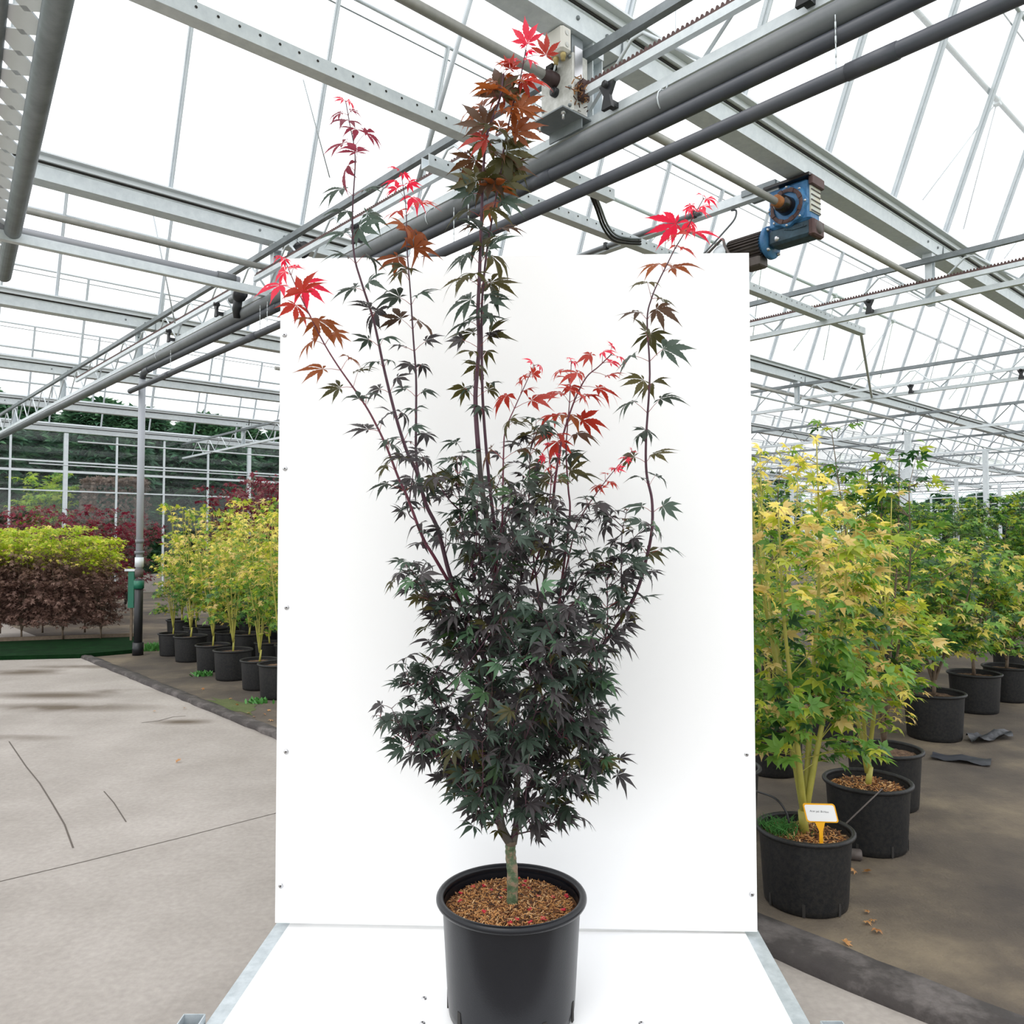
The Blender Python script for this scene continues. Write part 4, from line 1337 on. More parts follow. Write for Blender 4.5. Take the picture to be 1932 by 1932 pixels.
# short side twigs on the low and side branches
for si in (8, 9, 12, 14, 15, 16, 17, 18, 19, 20, 21, 22):
    cv, cum = stems[si]
    for k in range({15: 9, 16: 8, 17: 6, 19: 9, 20: 10, 21: 10, 18: 3, 22: 3}.get(si, 5)):
        i = rnd.randrange(int(len(cv) * .25), int(len(cv) * .85))
        p = cv[i]; d = (cv[i + 1] - cv[i]).normalized()
        q = p + (d * rnd.uniform(.3, 1) + Vector((rnd.gauss(0, .5), rnd.gauss(-.1, .5), rnd.uniform(-.2, .9)))).normalized() * rnd.uniform(.04, .11)
        twig_mb.tube([p - base, q - base], [.0014, .0009], 4, 0, cap=False)
        for t in (1, .55):
            leaf_pair(p.lerp(q, t), (q - p).normalized(), rnd.uniform(0, 3), rnd.uniform(.042, .06), dense_pal, rnd, .026, facing=.45, pmi=1)

# terminal top cluster of red leaves on the second leader
for (x, y, ax, sz, pal) in ((995, 82, (-.15, 0, 1), .076, CRI), (1030, 104, (.15, 0, 1), .066, BRI), (985, 152, (.5, 0, -.3), .06, BRI), (962, 130, (.2, 0, .8), .05, BRI),
                            (945, 182, (-.12, 0, 1), .112, DBR), (950, 182, (.5, 0, .8), .085, OLI), (916, 238, (-.7, 0, .75), .10, DBR), (918, 262, (-.9, 0, -.1), .085, BRI),
                            (982, 205, (.75, 0, .5), .085, BRO), (972, 250, (.9, 0, .35), .10, BRO), (955, 285, (.9, 0, -.1), .10, OLI), (948, 300, (.3, 0, -1), .09, OLI),
                            (930, 330, (-.2, 0, -1), .085, DBR), (900, 340, (-1, 0, .35), .09, OLI), (950, 345, (1, 0, .4), .09, OLI), (893, 365, (-.8, 0, .3), .08, DGR), (945, 380, (.9, 0, .1), .085, DGR)):
    q = P(x, y, DP - .03)
    hl.add(q, Vector(ax) + Vector((0, rnd.uniform(-.3, .1), 0)), Vector((rnd.uniform(-.25, .25), -1, rnd.uniform(.0, .6))), sz, pal, rnd)
    near = min((p for (cv, cum) in stems[:2] for p in cv), key=lambda p: (p - q).length)
    pet_mb.tube([near, near.lerp(q, .5) + Z * .004, q], [.0010, .0008, .0007], 4, 0, cap=False)

# dense twigs inside the outline of the crown
ENV = [(850, 745, 1100), (900, 742, 1105), (950, 772, 1112), (1000, 792, 1115), (1050, 790, 1110), (1100, 802, 1130), (1150, 825, 1185), (1200, 812, 1165), (1250, 760, 1142), (1300, 768, 1150), (1350, 790, 1118), (1400, 775, 1105), (1450, 812, 1150), (1500, 868, 1082), (1540, 898, 1050), (1575, 945, 1005)]
def env(y):
    for a, b in zip(ENV[:-1], ENV[1:]):
        if a[0] <= y <= b[0]:
            t = (y - a[0]) / (b[0] - a[0])
            return a[1] + (b[1] - a[1]) * t, a[2] + (b[2] - a[2]) * t
    return (ENV[0][1:] if y < ENV[0][0] else ENV[-1][1:])
samples = []
for (cv, cum) in stems:
    for p in cv: samples.append(p)
NT = 172
for ti in range(NT):
    y = rnd.choices((rnd.uniform(870, 980), rnd.uniform(980, 1130), rnd.uniform(1130, 1300), rnd.uniform(1300, 1450), rnd.uniform(1440, 1500)), (.8, 2.0, 2.6, 2.4, .3))[0]
    l, rr = env(y)
    mid, hw = (l + rr) / 2, (rr - l) / 2
    w = max(-1, min(1, rnd.gauss(0, .62)))
    x = mid + hw * w * .97
    dmax = .30 * math.sqrt(max(.05, 1 - w * w)) * (1 if y < 1450 else .7)
    dz = rnd.uniform(-1, .75) * dmax
    tgt = P(x, y, DP + dz)
    best, bd = None, 9
    for p in samples:
        dzv = tgt.z - p.z
        if dzv < .02 or dzv > .45: continue
        h = math.hypot(tgt.x - p.x, tgt.y - p.y)
        c = abs(h - .9 * dzv) + h * .35 + rnd.uniform(0, .04)
        if c < bd: bd, best = c, p
    if best is None:
        best = min(samples, key=lambda p: (p - tgt).length)
    m1 = best.lerp(tgt, .5) + Vector((rnd.gauss(0, .012), rnd.gauss(0, .012), -.02))
    cv = catmull([best, m1, tgt], 5)
    L = sum((b - a).length for a, b in zip(cv[:-1], cv[1:]))
    if L > .5: 
        continue
    rad = [.0022 - .0013 * i / (len(cv) - 1) for i in range(len(cv))]
    twig_mb.tube([p - base for p in cv], rad, 5, 0, cap=False)
    n = max(2, int(L * .8 / .042))
    for k in range(n):
        t = 1 - k * (.8 / n)
        f = t * (len(cv) - 1); i = min(int(f), len(cv) - 2)
        p = cv[i].lerp(cv[i + 1], f - i); d = (cv[i + 1] - cv[i]).normalized()
        leaf_pair(p, d, k % 2 * math.pi / 2 + rnd.gauss(0, .4), rnd.uniform(.044, .062), dense_pal, rnd, .028, facing=.45, pmi=1)
for i in range(len(pet_mb.v)): pet_mb.v[i] = pet_mb.v[i] - base
stuff(twig_mb.build('twigs', M_BARKP, HERO))
stuff(pet_mb.build('petioles', [M_PETIOLE, mat('dark_petiole', srgb(74, 44, 44), .5)], HERO))
# trunk with graft collar
tb = [P(966, 1672, DP - .01), P(967, 1650, DP - .01), P(964, 1620, DP), P(963, 1600, DP), P(963, 1588, DP)]
tb[0].z = base.z + .265
mb = MB(); cv = catmull(tb, 6)
mb.tube([p - base for p in cv], [.0155 - .002 * i / len(cv) + .0008 * math.sin(i * 1.7) for i in range(len(cv))], 14)
trunk = mb.build('trunk', M_TRUNK, HERO)
mb = MB(); mb.lathe([(.0138, -.006), (.0165, 0), (.0138, .006)], 14, P(964, 1590, DP) - base); mb.build('graft_collar', M_TTRUNK, trunk)
# largest (nearest) 300 leaves as single parts, the rest as one mass
def shown(it):
    p = it[0]
    return -it[3] / p.y + (.02 if p.y > DP + .05 else 0)
order = sorted(hl.items, key=shown)
LEAFN = 300
for it in order[:LEAFN]:
    leaf_object(it, 'hero', LM, 'hero', HERO, base)
joined_leaves('foliage', order[LEAFN:], 'mid', LM, HERO, base)
print('main maple leaves', len(hl.items))

# ================================================================== OTHER PLANTS
YM = [leaf_mat('leaf_fresh_green', srgb(78, 122, 44), srgb(128, 168, 76), .42),
      leaf_mat('leaf_yellow_green', srgb(142, 164, 50), srgb(184, 188, 72), .45),
      leaf_mat('leaf_yellow', srgb(232, 216, 100), srgb(248, 232, 140), .45),
      leaf_mat('leaf_buff_orange', srgb(208, 182, 112), srgb(230, 206, 142), .42),
      leaf_mat('leaf_deep_green', srgb(34, 70, 34), srgb(58, 100, 52), .35),
      leaf_mat('leaf_wine_red', srgb(96, 28, 44), srgb(136, 46, 62), .4),
      leaf_mat('leaf_brown_purple', srgb(116, 90, 82), srgb(150, 122, 110), .32),
      leaf_mat('leaf_lime', srgb(150, 182, 36), srgb(196, 208, 70), .45)]
FG, YG, YE, BU, DGN, WR, BP, LI = range(8)

def plant_geo(seed, H, spread, nst, ntw, size, pal, kind, bark, trunk_r=.012, low=.25, leafstep=.05, offset=.28, thin=.0):
    """returns (stem objects' MB, Leaves) in local coordinates: base on the pot floor"""
    r = random.Random(seed)
    mb = MB(); lv = Leaves(); pm = MB()
    forkz = offset + r.uniform(.08, .2)
    mb.tube([(0, 0, offset - .02), (r.uniform(-.02, .02), r.uniform(-.02, .02), forkz)], [trunk_r * 1.15, trunk_r], 8)
    samp = []
    for s in range(nst):
        a = 2 * math.pi * (s + r.uniform(-.3, .3)) / nst
        sp = spread * r.uniform(.25, .75)
        top = H * r.uniform(.8, 1.0) if s else H
        pts = [Vector((0, 0, forkz - .03)), Vector((math.cos(a) * sp * .35, math.sin(a) * sp * .35, forkz + (top - forkz) * .3)),
               Vector((math.cos(a) * sp * .75, math.sin(a) * sp * .75, forkz + (top - forkz) * .65)), Vector((math.cos(a) * sp * .95 + r.uniform(-.04, .04), math.sin(a) * sp * .95, top))]
        cv = catmull(pts, 6)
        mb.tube(cv, [trunk_r * .75 * (1 - i / len(cv)) + .0016 for i in range(len(cv))], 6)
        samp += cv[1 if low < .15 else 3:]
        for k in range(4):
            i = len(cv) - 1 - k * 2
            leaf_pair(cv[i], (cv[i] - cv[i - 1]).normalized(), k * 1.5, size, (lambda z=cv[i].z: pal(z / H, r)), r, .03, lv, pm)
    for t in range(ntw):
        p = r.choice(samp)
        if p.z < low * H: continue
        if p.z > .72 * H and r.random() < thin: continue
        a = r.uniform(0, 6.283)
        out = spread * r.uniform(.2, .75) * (1.15 - abs(p.z / H - .5))
        q = p + Vector((math.cos(a) * out, math.sin(a) * out, r.uniform(-.02, .22) * H * .5))
        q.z = min(q.z, H * 1.02)
        cv = catmull([p, p.lerp(q, .5) + Z * .02, q], 4)
        mb.tube(cv, [.0022, .0021, .002, .0018, .0016, .0014, .0012, .001, .001][:len(cv)], 4, cap=False)
        L = (q - p).length
        n = max(2, int(L / leafstep))
        for k in range(n):
            f = (1 - k * .75 / n) * (len(cv) - 1); i = min(int(f), len(cv) - 2)
            c = cv[i].lerp(cv[i + 1], f - i)
            leaf_pair(c, (cv[i + 1] - cv[i]).normalized(), k * 1.57 + r.gauss(0, .4), size * r.uniform(.7, 1.15), (lambda z=c.z: pal(z / H, r)), r, .028, lv, pm, facing=.5)
    return mb, lv, pm

def pal_yellow(t, r):
    if t > .8: return r.choices((YE, YG, BU, FG), (3.4, 4, 1, 1.6))[0]
    if t > .6: return r.choices((YE, YG, BU, FG), (1.8, 2.8, 2.0, 3.4))[0]
    return r.choices((FG, YG, BU, DGN), (6, 2, 1.0, 1.6))[0]
def pal_front(t, r):
    if t > .82: return r.choices((YE, YG, BU), (5, 2.4, .8))[0]
    if t > .64: return r.choices((YE, YG, BU, FG), (1.2, 3, 2.2, 3))[0]
    return r.choices((FG, YG, BU, DGN), (6, 2.2, .5, 2))[0]
def pal_buff(t, r): return r.choices((BU, YE, YG, FG, DGN), (2.4, 1.6, 3, 3, .8))[0]
def pal_green(t, r): return r.choices((FG, DGN, YG), (4, 3, 1.6))[0]
def pal_red(t, r): return r.choices((WR, BP), (5, 1))[0]
def pal_hedge(t, r): return r.choices((LI, YG, YE), (4, 2, 1))[0] if t > r.uniform(.66, .86) else BP
def pal_bush(t, r): return r.choices((FG, YG, DGN, YE, BU), (4, 2.4, 2.6, .7, .7))[0]

TEMPL = {}
def plant(tkey, loc, rotz, label, cat='potted tree', group=None, scale=1.0, pot=True, name='potted_maple', leaves_single=0, slots=0, mk=None):
    """first use of a template builds it, later uses copy the thing and its parts"""
    root = empty(name, loc, rotz)
    root.scale = (scale,) * 3
    tag(root, label, cat, group)
    if tkey in TEMPL:
        for (nm, me, kd, par) in TEMPL[tkey]:
            o = link_mesh(nm, me, root)
            if kd: o['kind'] = kd
        return root
    seed, H, spread, nst, ntw, size, pal, kind, bark = mk[:9]
    kw = mk[9] if len(mk) > 9 else {}
    if pot:
        pot_parts(root, kw.get('pots', 1.0), M_POTD, slots, M_SOILD, .27, seed, 36)
        if leaves_single:
            soil_chips(root, 800, .155 * kw.get('pots', 1.0), .272 * kw.get('pots', 1.0), seed, .018)
    kw2 = {k: v for k, v in kw.items() if k != 'pots'}
    mb, lv, pm = plant_geo(seed, H, spread, nst, ntw, size, pal, kind, bark, **kw2)
    mb.build('stems', bark, root)
    if leaves_single:
        stuff(pm.build('petioles', M_PETIOLEG, root))
        items = sorted(lv.items, key=lambda it: -(it[3]) + (root.matrix_basis @ it[0]).y * .02)
        for it in items[:leaves_single]:
            leaf_object(it, kind, YM, 'ym', root)
        joined_leaves('foliage', items[leaves_single:], kind, YM, root)
    else:
        joined_leaves('foliage', lv.items, kind, YM, root)
    if not leaves_single:
        rec = []
        for ch in list(root.children):
            rec.append((ch.name.split('.')[0], ch.data, ch.get('kind'), None))
        TEMPL[tkey] = rec
        # pots keep rims as children; flatten for the copies
        for ch in list(root.children):
            for g in ch.children:
                rec.append((g.name.split('.')[0], g.data, g.get('kind'), None))
    return root

# ---- right: the two front maples
fr = G(1512, 1700); 
front = plant('front', Vector((1.17, 3.22, 0)), .4, 'green and yellow maple in front black pot with orange label', mk=(31, 1.84, .46, 5, 120, .062, pal_front, 'wide', M_YTRUNK, dict(trunk_r=.017, leafstep=.055, thin=.4, pots=.95)), leaves_single=280, slots=7)
sec = plant('second', Vector((1.68, 3.8, 0)), 1.9, 'yellowing maple with pale stem in black pot beside the labelled one', mk=(32, 1.66, .42, 4, 95, .062, pal_buff, 'wide', M_YTRUNK, dict(trunk_r=.013, leafstep=.06, thin=.5)), leaves_single=220, slots=7)
# weeds in the front pot
r = random.Random(12); mb = MB()
for i in range(240):
    c = Vector((-.10 + r.gauss(0, .035), .0 + r.gauss(0, .035), .275))
    h = r.uniform(.02, .06)
    mb.tube([c, c + Vector((r.gauss(0, .01), r.gauss(0, .01), h * .6)), c + Vector((r.gauss(0, .02), r.gauss(0, .02), h))], [.0012, .0014, .0004], 3, cap=False)
wd = mb.build('weed_tuft', mat('weed_green', srgb(64, 124, 50), .6), None, Vector((1.17, 3.22, 0)))
tag(wd, 'small tuft of bright green weed growing in the labelled pot', 'weed', kind='stuff')

for wi, (px, py, n, h0, lab) in enumerate(((383, 1276, 60, .07, 'small green weed at the foot of a front row pot'), (490, 1327, 40, .06, 'small green weed beside the moss by the last pots'), (285, 1228, 120, .12, 'low green weeds at the foot of the downpipe'))):
    r = random.Random(60 + wi); mb = MB(); g = G(px, py)
    for i in range(n):
        c = Vector((r.gauss(0, .05), r.gauss(0, .03), 0)); h = r.uniform(.4, 1) * h0
        t = Vector((r.gauss(0, .03), r.gauss(0, .03), h))
        mb.add([c + Vector((-.006, 0, 0)), c + Vector((.006, 0, 0)), c + t * .6 + Vector((.012, 0, 0)), c + t, c + t * .6 + Vector((-.012, 0, 0))], [(0, 1, 2, 3, 4)])
    o = mb.build('weed_tuft', mat('weed_green', srgb(64, 124, 50), .6), None, g)
    tag(o, lab, 'weed', kind='stuff')

# plant label
tl = empty('plant_label', Vector((1.17 + .02, 3.22 - .115, .262)), math.radians(-4))
tag(tl, 'white plant label card on an orange stake in the front pot', 'label')
mb = MB()
w2, h2, sh = .0605, .036, .010
def rrect(w, h, rr, z0, sh, th, mb, mi=0, y0=0):
    pts = []
    for (cx, cz, a0) in ((w - rr, h - rr, 0), (-w + rr, h - rr, 90), (-w + rr, -h + rr, 180), (w - rr, -h + rr, 270)):
        for k in range(5):
            a = math.radians(a0 + k * 22.5)
            x, z = cx + rr * math.cos(a), cz + rr * math.sin(a)
            pts.append((x - sh * z / h, z + z0))
    n = len(pts)
    vs = [Vector((x, y0 - th / 2, z)) for x, z in pts] + [Vector((x, y0 + th / 2, z)) for x, z in pts]
    mb.add(vs, [tuple(range(n - 1, -1, -1)), tuple(range(n, 2 * n))] + [(i, (i + 1) % n, (i + 1) % n + n, i + n) for i in range(n)], mi)
rrect(w2, h2, .010, .125, .008, .003, mb)
mb.build('card_frame', M_TAG, tl)
mb = MB(); rrect(w2 - .005, h2 - .005, .008, .125, .0072, .001, mb, 0, -.0022); mb.build('card', M_WHITE, tl)
mb = MB(); mb.add([Vector((x, y, z)) for y in (-.0015, .0015) for (x, z) in ((-.022, .09), (.016, .09), (.008, .055), (.009, -.04), (-.006, -.04), (-.006, .055))], [tuple(range(6)), tuple(range(11, 5, -1))] + [(i, i + 6, (i + 1) % 6 + 6, (i + 1) % 6) for i in range(6)])
mb.build('stake', M_TAG, tl)
text_mesh('print', 'Acer pal. Bi-Hoo', .0105, M_PRINT, tl, (-.006, -.0032, .128), (math.pi / 2, math.radians(2.5), 0))

# ---- right: rows behind
mid_tpl = [('y1', (41, 1.80, .36, 5, 80, .058, pal_yellow, 'star', M_YTRUNK, dict(trunk_r=.0095, thin=.45))), ('y2', (42, 1.70, .36, 4, 75, .058, pal_buff, 'star', M_YTRUNK, dict(trunk_r=.0095, thin=.4))),
           ('g1', (43, 2.05, .40, 5, 85, .055, pal_green, 'star', M_TTRUNK)), ('y3', (44, 1.62, .36, 5, 80, .055, pal_yellow, 'star', M_YTRUNK, dict(trunk_r=.0095, thin=.5)))]
TP = dict(mid_tpl)
right_rows = [('y2', 1.05, 4.05, 'buff-leaved potted maple directly behind the labelled pot by the board edge'),
              ('y1', 1.62, 5.0, 'yellow-topped potted maple in the third row behind the labelled pot'),
              ('g1', 2.03, 4.38, 'green-leaved potted maple with grey stem right of the pale-stemmed one'),
              ('y2', 2.35, 5.85, 'buff-leaved potted maple behind the grey-stemmed green one'),
              ('g1', 1.95, 6.3, 'tall green potted maple far back beside the board edge'),
              ('y3', 2.75, 6.7, 'yellow-green potted maple near the far column'),
              ('y1', 3.2, 7.7, 'yellow-green potted maple farther along toward the far column'),
              ('g1', 2.5, 7.9, 'tall green potted maple deep in the right bed')]
for i, (k, x, y, lab) in enumerate(right_rows):
    plant(k, Vector((x, y, 0)), i * 1.3, lab, group='potted maples behind the labelled pot', mk=TP[k], scale=1.0)
# loose green bushes at the far right
bush_tpl = (51, 1.22, .5, 6, 120, .065, pal_bush, 'star', M_TTRUNK, dict(trunk_r=.012, low=.28))
bush_tpl2 = (52, 1.35, .55, 6, 130, .06, pal_bush, 'star', M_TTRUNK, dict(trunk_r=.012, low=.12))
for i, (x, y, s, lab) in enumerate(((3.08, 5.85, 1.08, 'loose green bush in black pot nearest the brown cloth aisle'), (3.9, 6.75, 1.05, 'loose green bush behind the aisle bush'), (4.45, 7.2, 1.0, 'loose green bush third along the aisle'), (3.3, 7.2, 1.05, 'loose green bush inside the bed beside the aisle bushes'), (5.2, 8.3, 1.0, 'loose green bush fourth along the aisle'), (4.3, 8.8, 1.1, 'loose green bush deep inside the bed'))):
    plant('b%d' % (i % 2), Vector((x, y, 0)), i * .9, lab, 'shrub', 'loose green bushes by the aisle', s, mk=(bush_tpl, bush_tpl2)[i % 2], name='potted_shrub')
# green hedge shrubs farther right
hedge_tpl = (61, 1.95, .75, 8, 190, .07, pal_green, 'star', M_TTRUNK, dict(low=.1, offset=.1))
for i, (x, y) in enumerate(((5.6, 10.4), (6.6, 11.2), (7.7, 11.9), (8.8, 12.8), (6.2, 12.6), (9.9, 14.2), (7.6, 14.0), (4.6, 10.6))):
    plant('hg', Vector((x, y, 0)), i * 1.1, 'dense dark green shrub in the hedge row before the far glass wall', 'shrub', 'dense green hedge shrubs', .95 + .06 * (i % 3), pot=False, mk=hedge_tpl, name='hedge_shrub')

# ---- left: front row of six, then rows behind
labs = ['yellow maple in black pot at the downpipe end of the front row', 'yellow maple in black pot, second from the downpipe in front row', 'yellow maple in black pot, third from the downpipe in front row',
        'yellow maple in black pot, fourth from the downpipe in front row', 'yellow maple in black pot, fifth from the downpipe in front row', 'yellow maple in black pot half hidden by the board edge']
keys = ['y3', 'y1', 'y2', 'y3', 'y1', 'y3']
for i, (px, py) in enumerate(((326, 1236), (359, 1247), (401, 1265), (439, 1281), (489, 1299), (528, 1315))):
    plant(keys[i], G(px, py), i * 2.1, labs[i], group='front row of yellow maples', mk=TP[keys[i]], scale=(.9, .98, .94, 1.0, .92, 1.02)[i])
k = 0
for (du, n, keys2, lab, grp, s) in ((.72, 7, ('y1', 'y3'), 'yellow maple in black pot in the second row behind the front pots', 'second row of yellow maples', .98),
                                   (1.35, 7, ('y3', 'y2'), 'yellow maple in the third row, close before the wine-red maples', 'third row of yellow maples', 1.05)):
    for j in range(n):
        p = W(.12 + du, -2.6 + j * .56 + du * .3)
        plant(keys2[j % 2], p, k * 1.7, lab, group=grp, mk=TP[keys2[j % 2]], scale=s * (1.0, .9, 1.07, .95)[k % 4]); k += 1
red_tpl = (71, 2.2, .43, 6, 110, .062, pal_red, 'star', M_BARK)
for j in range(16):
    row = j // 8
    p = W(2.3 + row * .9, -2.4 + (j % 8) * .8 + row * .5)
    plant('r1', p, j * 1.3, 'wine-red maple in the rows behind the yellow maples', group='wine-red maples', mk=red_tpl, scale=1.0 + .05 * (j % 3))
# taller thin green ones far back
for j in range(6):
    p = W(4.6 + .3 * (j % 2), 1.0 + j * 1.1)
    plant('g1', p, j * 1.9, 'slim green maple standing behind the wine-red maples', group='slim green maples', mk=TP['g1'], scale=1.12)
# low purple shrubs left of the downpipe
low_red = (72, 1.55, .46, 7, 130, .06, pal_red, 'star', M_BARK, dict(low=.1, offset=.1))
for j, (px, d) in enumerate(((5, 13.9), (100, 14.0), (195, 13.9), (-45, 15.4), (50, 15.5), (145, 15.6), (238, 15.4))):
    p = P(px, 1100, d); p.z = 0
    plant('lr', p, j * 1.4, 'low purple-red shrub behind the brown hedge with lime tops', 'shrub', 'low purple-red shrubs', 1.27, pot=False, mk=low_red, name='purple_shrub')
# brown hedge shrubs with lime tops at the end of the path
hd = (81, 1.55, .5, 9, 330, .05, pal_hedge, 'star', M_TTRUNK, dict(low=.12, offset=.06, leafstep=.04))
for j, (px, py, s, lab) in enumerate(((40, 1214, 1.0, 'brown hedge shrub with lime-green top over the green mat'), (118, 1213, 1.02, 'brown hedge shrub with lime-green top over the green mat'), (190, 1211, .92, 'brown hedge shrub with lime-green top over the green mat'), (-30, 1216, 1.0, 'brown hedge shrub with lime-green top over the green mat'), (0, 1200, .95, 'brown hedge shrub with lime-green top over the green mat'), (80, 1199, .98, 'brown hedge shrub with lime-green top over the green mat'), (160, 1198, .93, 'brown hedge shrub with lime-green top over the green mat'))):
    plant('hd', G(px, py), j * 1.4, lab, 'shrub', 'brown hedge shrubs', s, pot=False, mk=hd, name='hedge_shrub')

# ---- outside the glass: conifer hedge, bush, brown block
con = MB()
def conifer_items(seed, H, R, n):
    r = random.Random(seed); lv = Leaves()
    for i in range(n):
        t = r.random() ** .8
        a = r.uniform(0, 6.283)
        rad = R * (1.0 - t ** 3) ** .5 * r.uniform(.78, 1.05)
        p = Vector((rad * math.cos(a), rad * math.sin(a), .1 + t * H))
        out = Vector((math.cos(a), math.sin(a), r.uniform(-.3, .9)))
        lv.add(p, out, Z + Vector((r.gauss(0, .5), r.gauss(0, .5), 0)), r.uniform(.22, .42), 0 if r.random() < .6 else 1, r)
    return lv.items
CM = [leaf_mat('conifer_dark', srgb(52, 88, 66), srgb(70, 108, 80), .2), leaf_mat('conifer_mid', srgb(76, 118, 86), srgb(104, 144, 104), .25)]
croot = None
cmesh = None
for i in range(30):
    p = W(-3 + i * 1.75, 17.6 + (i % 2) * 1.6)
    root = empty('conifer', (p.x, p.y, -.12), i * 1.1)
    root.scale = (1.05, 1.05, 1.0 + .02 * ((i * 7) % 3))
    tag(root, 'dark green conifer in the tall hedge outside the glass side wall', 'tree', 'conifer hedge outside')
    if cmesh is None:
        f = joined_leaves('foliage', conifer_items(5, 5.8, 1.75, 3800), 'star', CM, root); cmesh = f.data
        mb = MB(); mb.tube([(0, 0, 0), (0, 0, 5.0)], [.16, .03], 8); tme = mb.build('trunk', M_TTRUNK, root).data
        mb = MB(); mb.lathe([(1.0, .2), (1.1, 2.0), (1.08, 3.6), (.95, 4.9), (.1, 5.6)], 14); ime = mb.build('sky_blocking_core', mat('conifer_dark_core', srgb(34, 58, 40), .9, noise=(3, srgb(60, 88, 60), .2)), root).data  # solid dark core added inside the foliage to block the sky
    else:
        f = link_mesh('foliage', cmesh, root); f['kind'] = 'stuff'
        link_mesh('trunk', tme, root); link_mesh('sky_blocking_core', ime, root)
for i in range(10):
    p = W(52 + (i % 2), 12 - i * 2.6)
    root = empty('conifer', (p.x, p.y, -.12), i * 1.3)
    root.scale = (1.1, 1.1, .75)
    tag(root, 'dark green conifer outside the far end wall', 'tree', 'conifers beyond the end wall')
    f = link_mesh('foliage', cmesh, root); f['kind'] = 'stuff'
    link_mesh('trunk', tme, root)
yb = (91, 2.3, .55, 8, 200, .10, lambda t, r: r.choices((LI, YG, FG), (3, 3, 2))[0], 'star', M_TTRUNK, dict(low=.1, offset=.05))
p = P(86, 1000, 22.1); p.z = 0
plant('yb', p, 0, 'round yellow-green bush standing before the glass side wall', 'shrub', None, 1.4, pot=False, mk=yb, name='round_bush')
p = P(2, 1000, 21.7); p.z = 0
plant('yb2', p, 0, 'dull brown bush standing beside the round yellow-green bush', 'shrub', None, 1.05, pot=False, mk=(92, 2.2, .5, 8, 150, .10, lambda t, r: r.choices((BP, DGN), (3, 2))[0], 'star', M_TTRUNK, dict(low=.1, offset=.05)), name='round_bush')
p0 = P(216, 1000, 22.6)
bk = empty('trimmed_hedge', (p0.x, p0.y, 0), math.radians(6))
tag(bk, 'square clipped brown hedge block before the glass side wall', 'hedge')
r = random.Random(77); lv = Leaves()
for i in range(2600):
    p = Vector((r.uniform(-.75, .75), r.uniform(-.5, .5), r.uniform(.7, 3.1)))
    k = r.randrange(3)
    if k == 0: p.y = -.5 + r.gauss(0, .04)
    elif k == 1: p.x = r.choice((-.75, .75)) + r.gauss(0, .04)
    else: p.z = 3.1 + r.gauss(0, .04)
    lv.add(p, Vector((r.gauss(0, 1), r.gauss(0, 1), r.gauss(0, 1))), Vector((r.gauss(0, .6), -1, .6)), r.uniform(.07, .12), BP, r)
joined_leaves('foliage', lv.items, 'star', YM, bk)
mb = MB(); mb.tube([(0, 0, 0), (0, 0, 2.6)], [.05, .02], 8); mb.tube([(-.4, 0, 0), (-.45, 0, 2.4)], [.04, .02], 8); mb.build('stems', M_TTRUNK, bk)

# ================================================================== SMALL THINGS ON THE FLOOR
# black plastic sheets by the aisle
def sheet(name, pts, label, h=.03, seed=0):
    r = random.Random(seed)
    mb = MB(); n = 8; vs = []; fs = []
    a, b, c, d = pts
    for i in range(n + 1):
        for j in range(n + 1):
            s, t = i / n, j / n
            p = a.lerp(b, s).lerp(d.lerp(c, s), t)
            vs.append(p + Z * (.008 + h * abs(math.sin(s * 5 + t * 3 + seed)) * r.uniform(.5, 1)))
    for i in range(n):
        for j in range(n):
            q = i * (n + 1) + j
            fs.append((q, q + n + 1, q + n + 2, q + 1))
    mb.add(vs, fs, 0, True)
    tag(mb.build(name, mat('black_sheet', srgb(44, 46, 54), .5)), label, 'plastic sheet')
sheet('plastic_sheet', [G(1822, 1396), G(1905, 1384), G(1912, 1396), G(1838, 1406)], 'crumpled black plastic sheet lying on the aisle by the bushes', .05, 1)
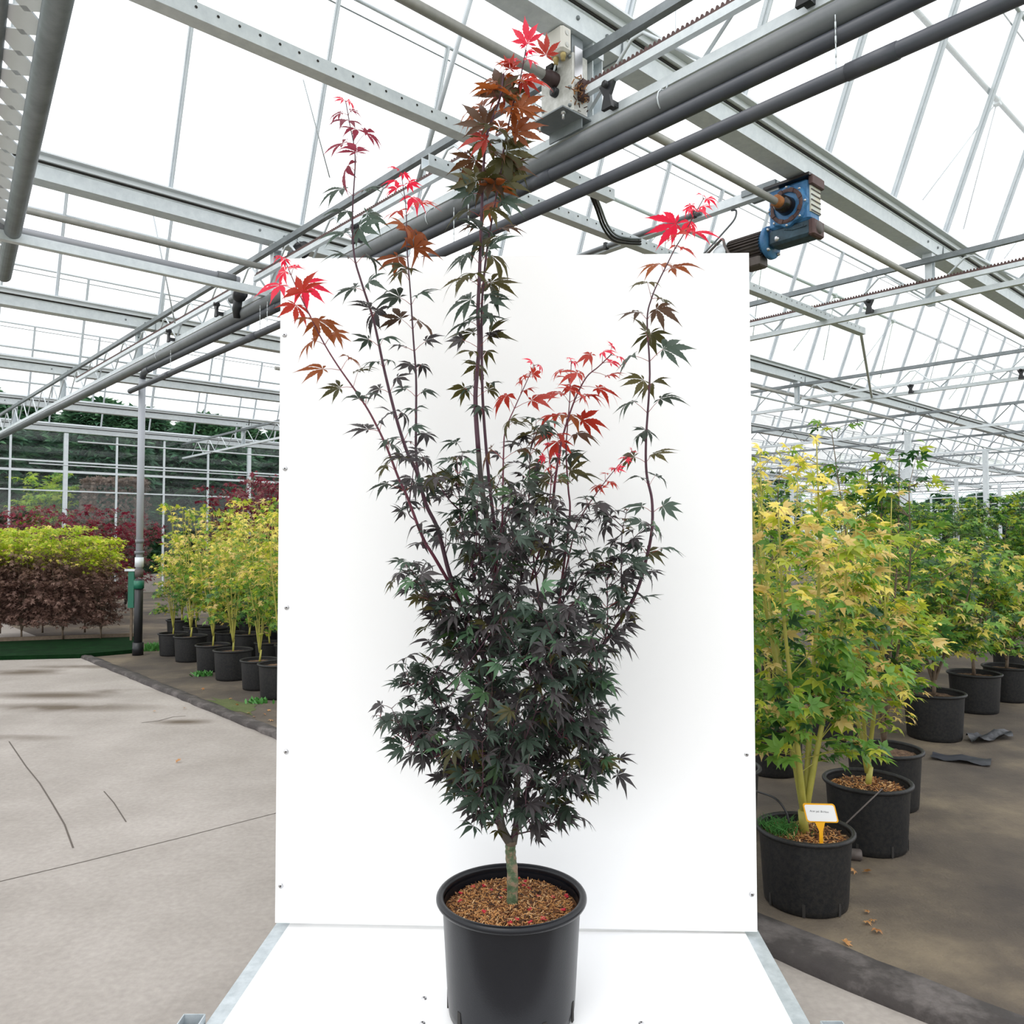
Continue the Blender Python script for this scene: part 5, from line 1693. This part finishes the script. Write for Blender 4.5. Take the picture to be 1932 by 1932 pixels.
sheet('plastic_sheet', [G(1760, 1425), G(1872, 1436), G(1868, 1449), G(1755, 1434)], 'flat black plastic strip beside the third pot', .02, 2)
# irrigation cap and hose by the front pots
root = empty('hose_end_fitting', G(1612, 1612, .026), -.25); tag(root, 'grey ribbed hose end cap lying between the front pots', 'cap')
mb = MB(); mb.lathe([(0, .03), (.022, .03), (.025, .025), (.025, -.02), (.018, -.02)], 16, (0, 0, 0), axis=Matrix.Rotation(math.pi / 2, 3, 'Y')); mb.build('cap', M_MOTOR, root)
mb = MB(); mb.tube([(-.02, 0, 0), (-.16, .01, 0)], .018, 12); mb.build('hose', M_BLACKP, root)
root = empty('drip_hose', (0, 0, 0)); tag(root, 'thin black drip hose arching into the labelled pot', 'hose')
mb = MB(); mb.tube(catmull([P(1425, 1492, 3.3), P(1462, 1506, 3.2), P(1482, 1530, 3.17), P(1489, 1553, 3.16)]), .004, 6); mb.build('hose_run', M_BLACKP, root)
mb = MB(); mb.tube([P(1594, 1556, 3.43), Vector((1.655, 3.597, .326)), Vector((1.685, 3.665, .283)), Vector((1.69, 3.675, .262))], .0035, 6)
tag(mb.build('drip_stake', M_MOTOR), 'thin grey drip rod leaning between the two front pots', 'rod')
# dead leaves
dm = [leaf_mat('dead_leaf', srgb(168, 116, 70), srgb(196, 150, 96), .2)]
dl = []
r = random.Random(55)
for (px, py) in ((1604, 1635), (1612, 1642), (1640, 1643), (1634, 1738), (1648, 1735), (1655, 1753), (1640, 1720), (1502, 1782), (1595, 1778), (1592, 1800), (1624, 1849), (293, 1341), (385, 1299), (433, 1318), (448, 1330), (470, 1345), (500, 1348), (512, 1358), (463, 1366), (336, 1436), (350, 1335), (480, 1352), (505, 1340)):
    g = G(px, py, .012)
    dl.append((g, Vector((r.uniform(-1, 1), r.uniform(-1, 1), .1)), Vector((r.gauss(0, .3), r.gauss(0, .3), 1)), r.uniform(.022, .035), 0, r.randrange(5)))
for it in dl:
    o = leaf_object(it, 'wide', dm, 'dead', None, name='fallen_leaf')
    tag(o, 'dry tan fallen leaf lying on the floor', 'leaf', 'fallen leaves')
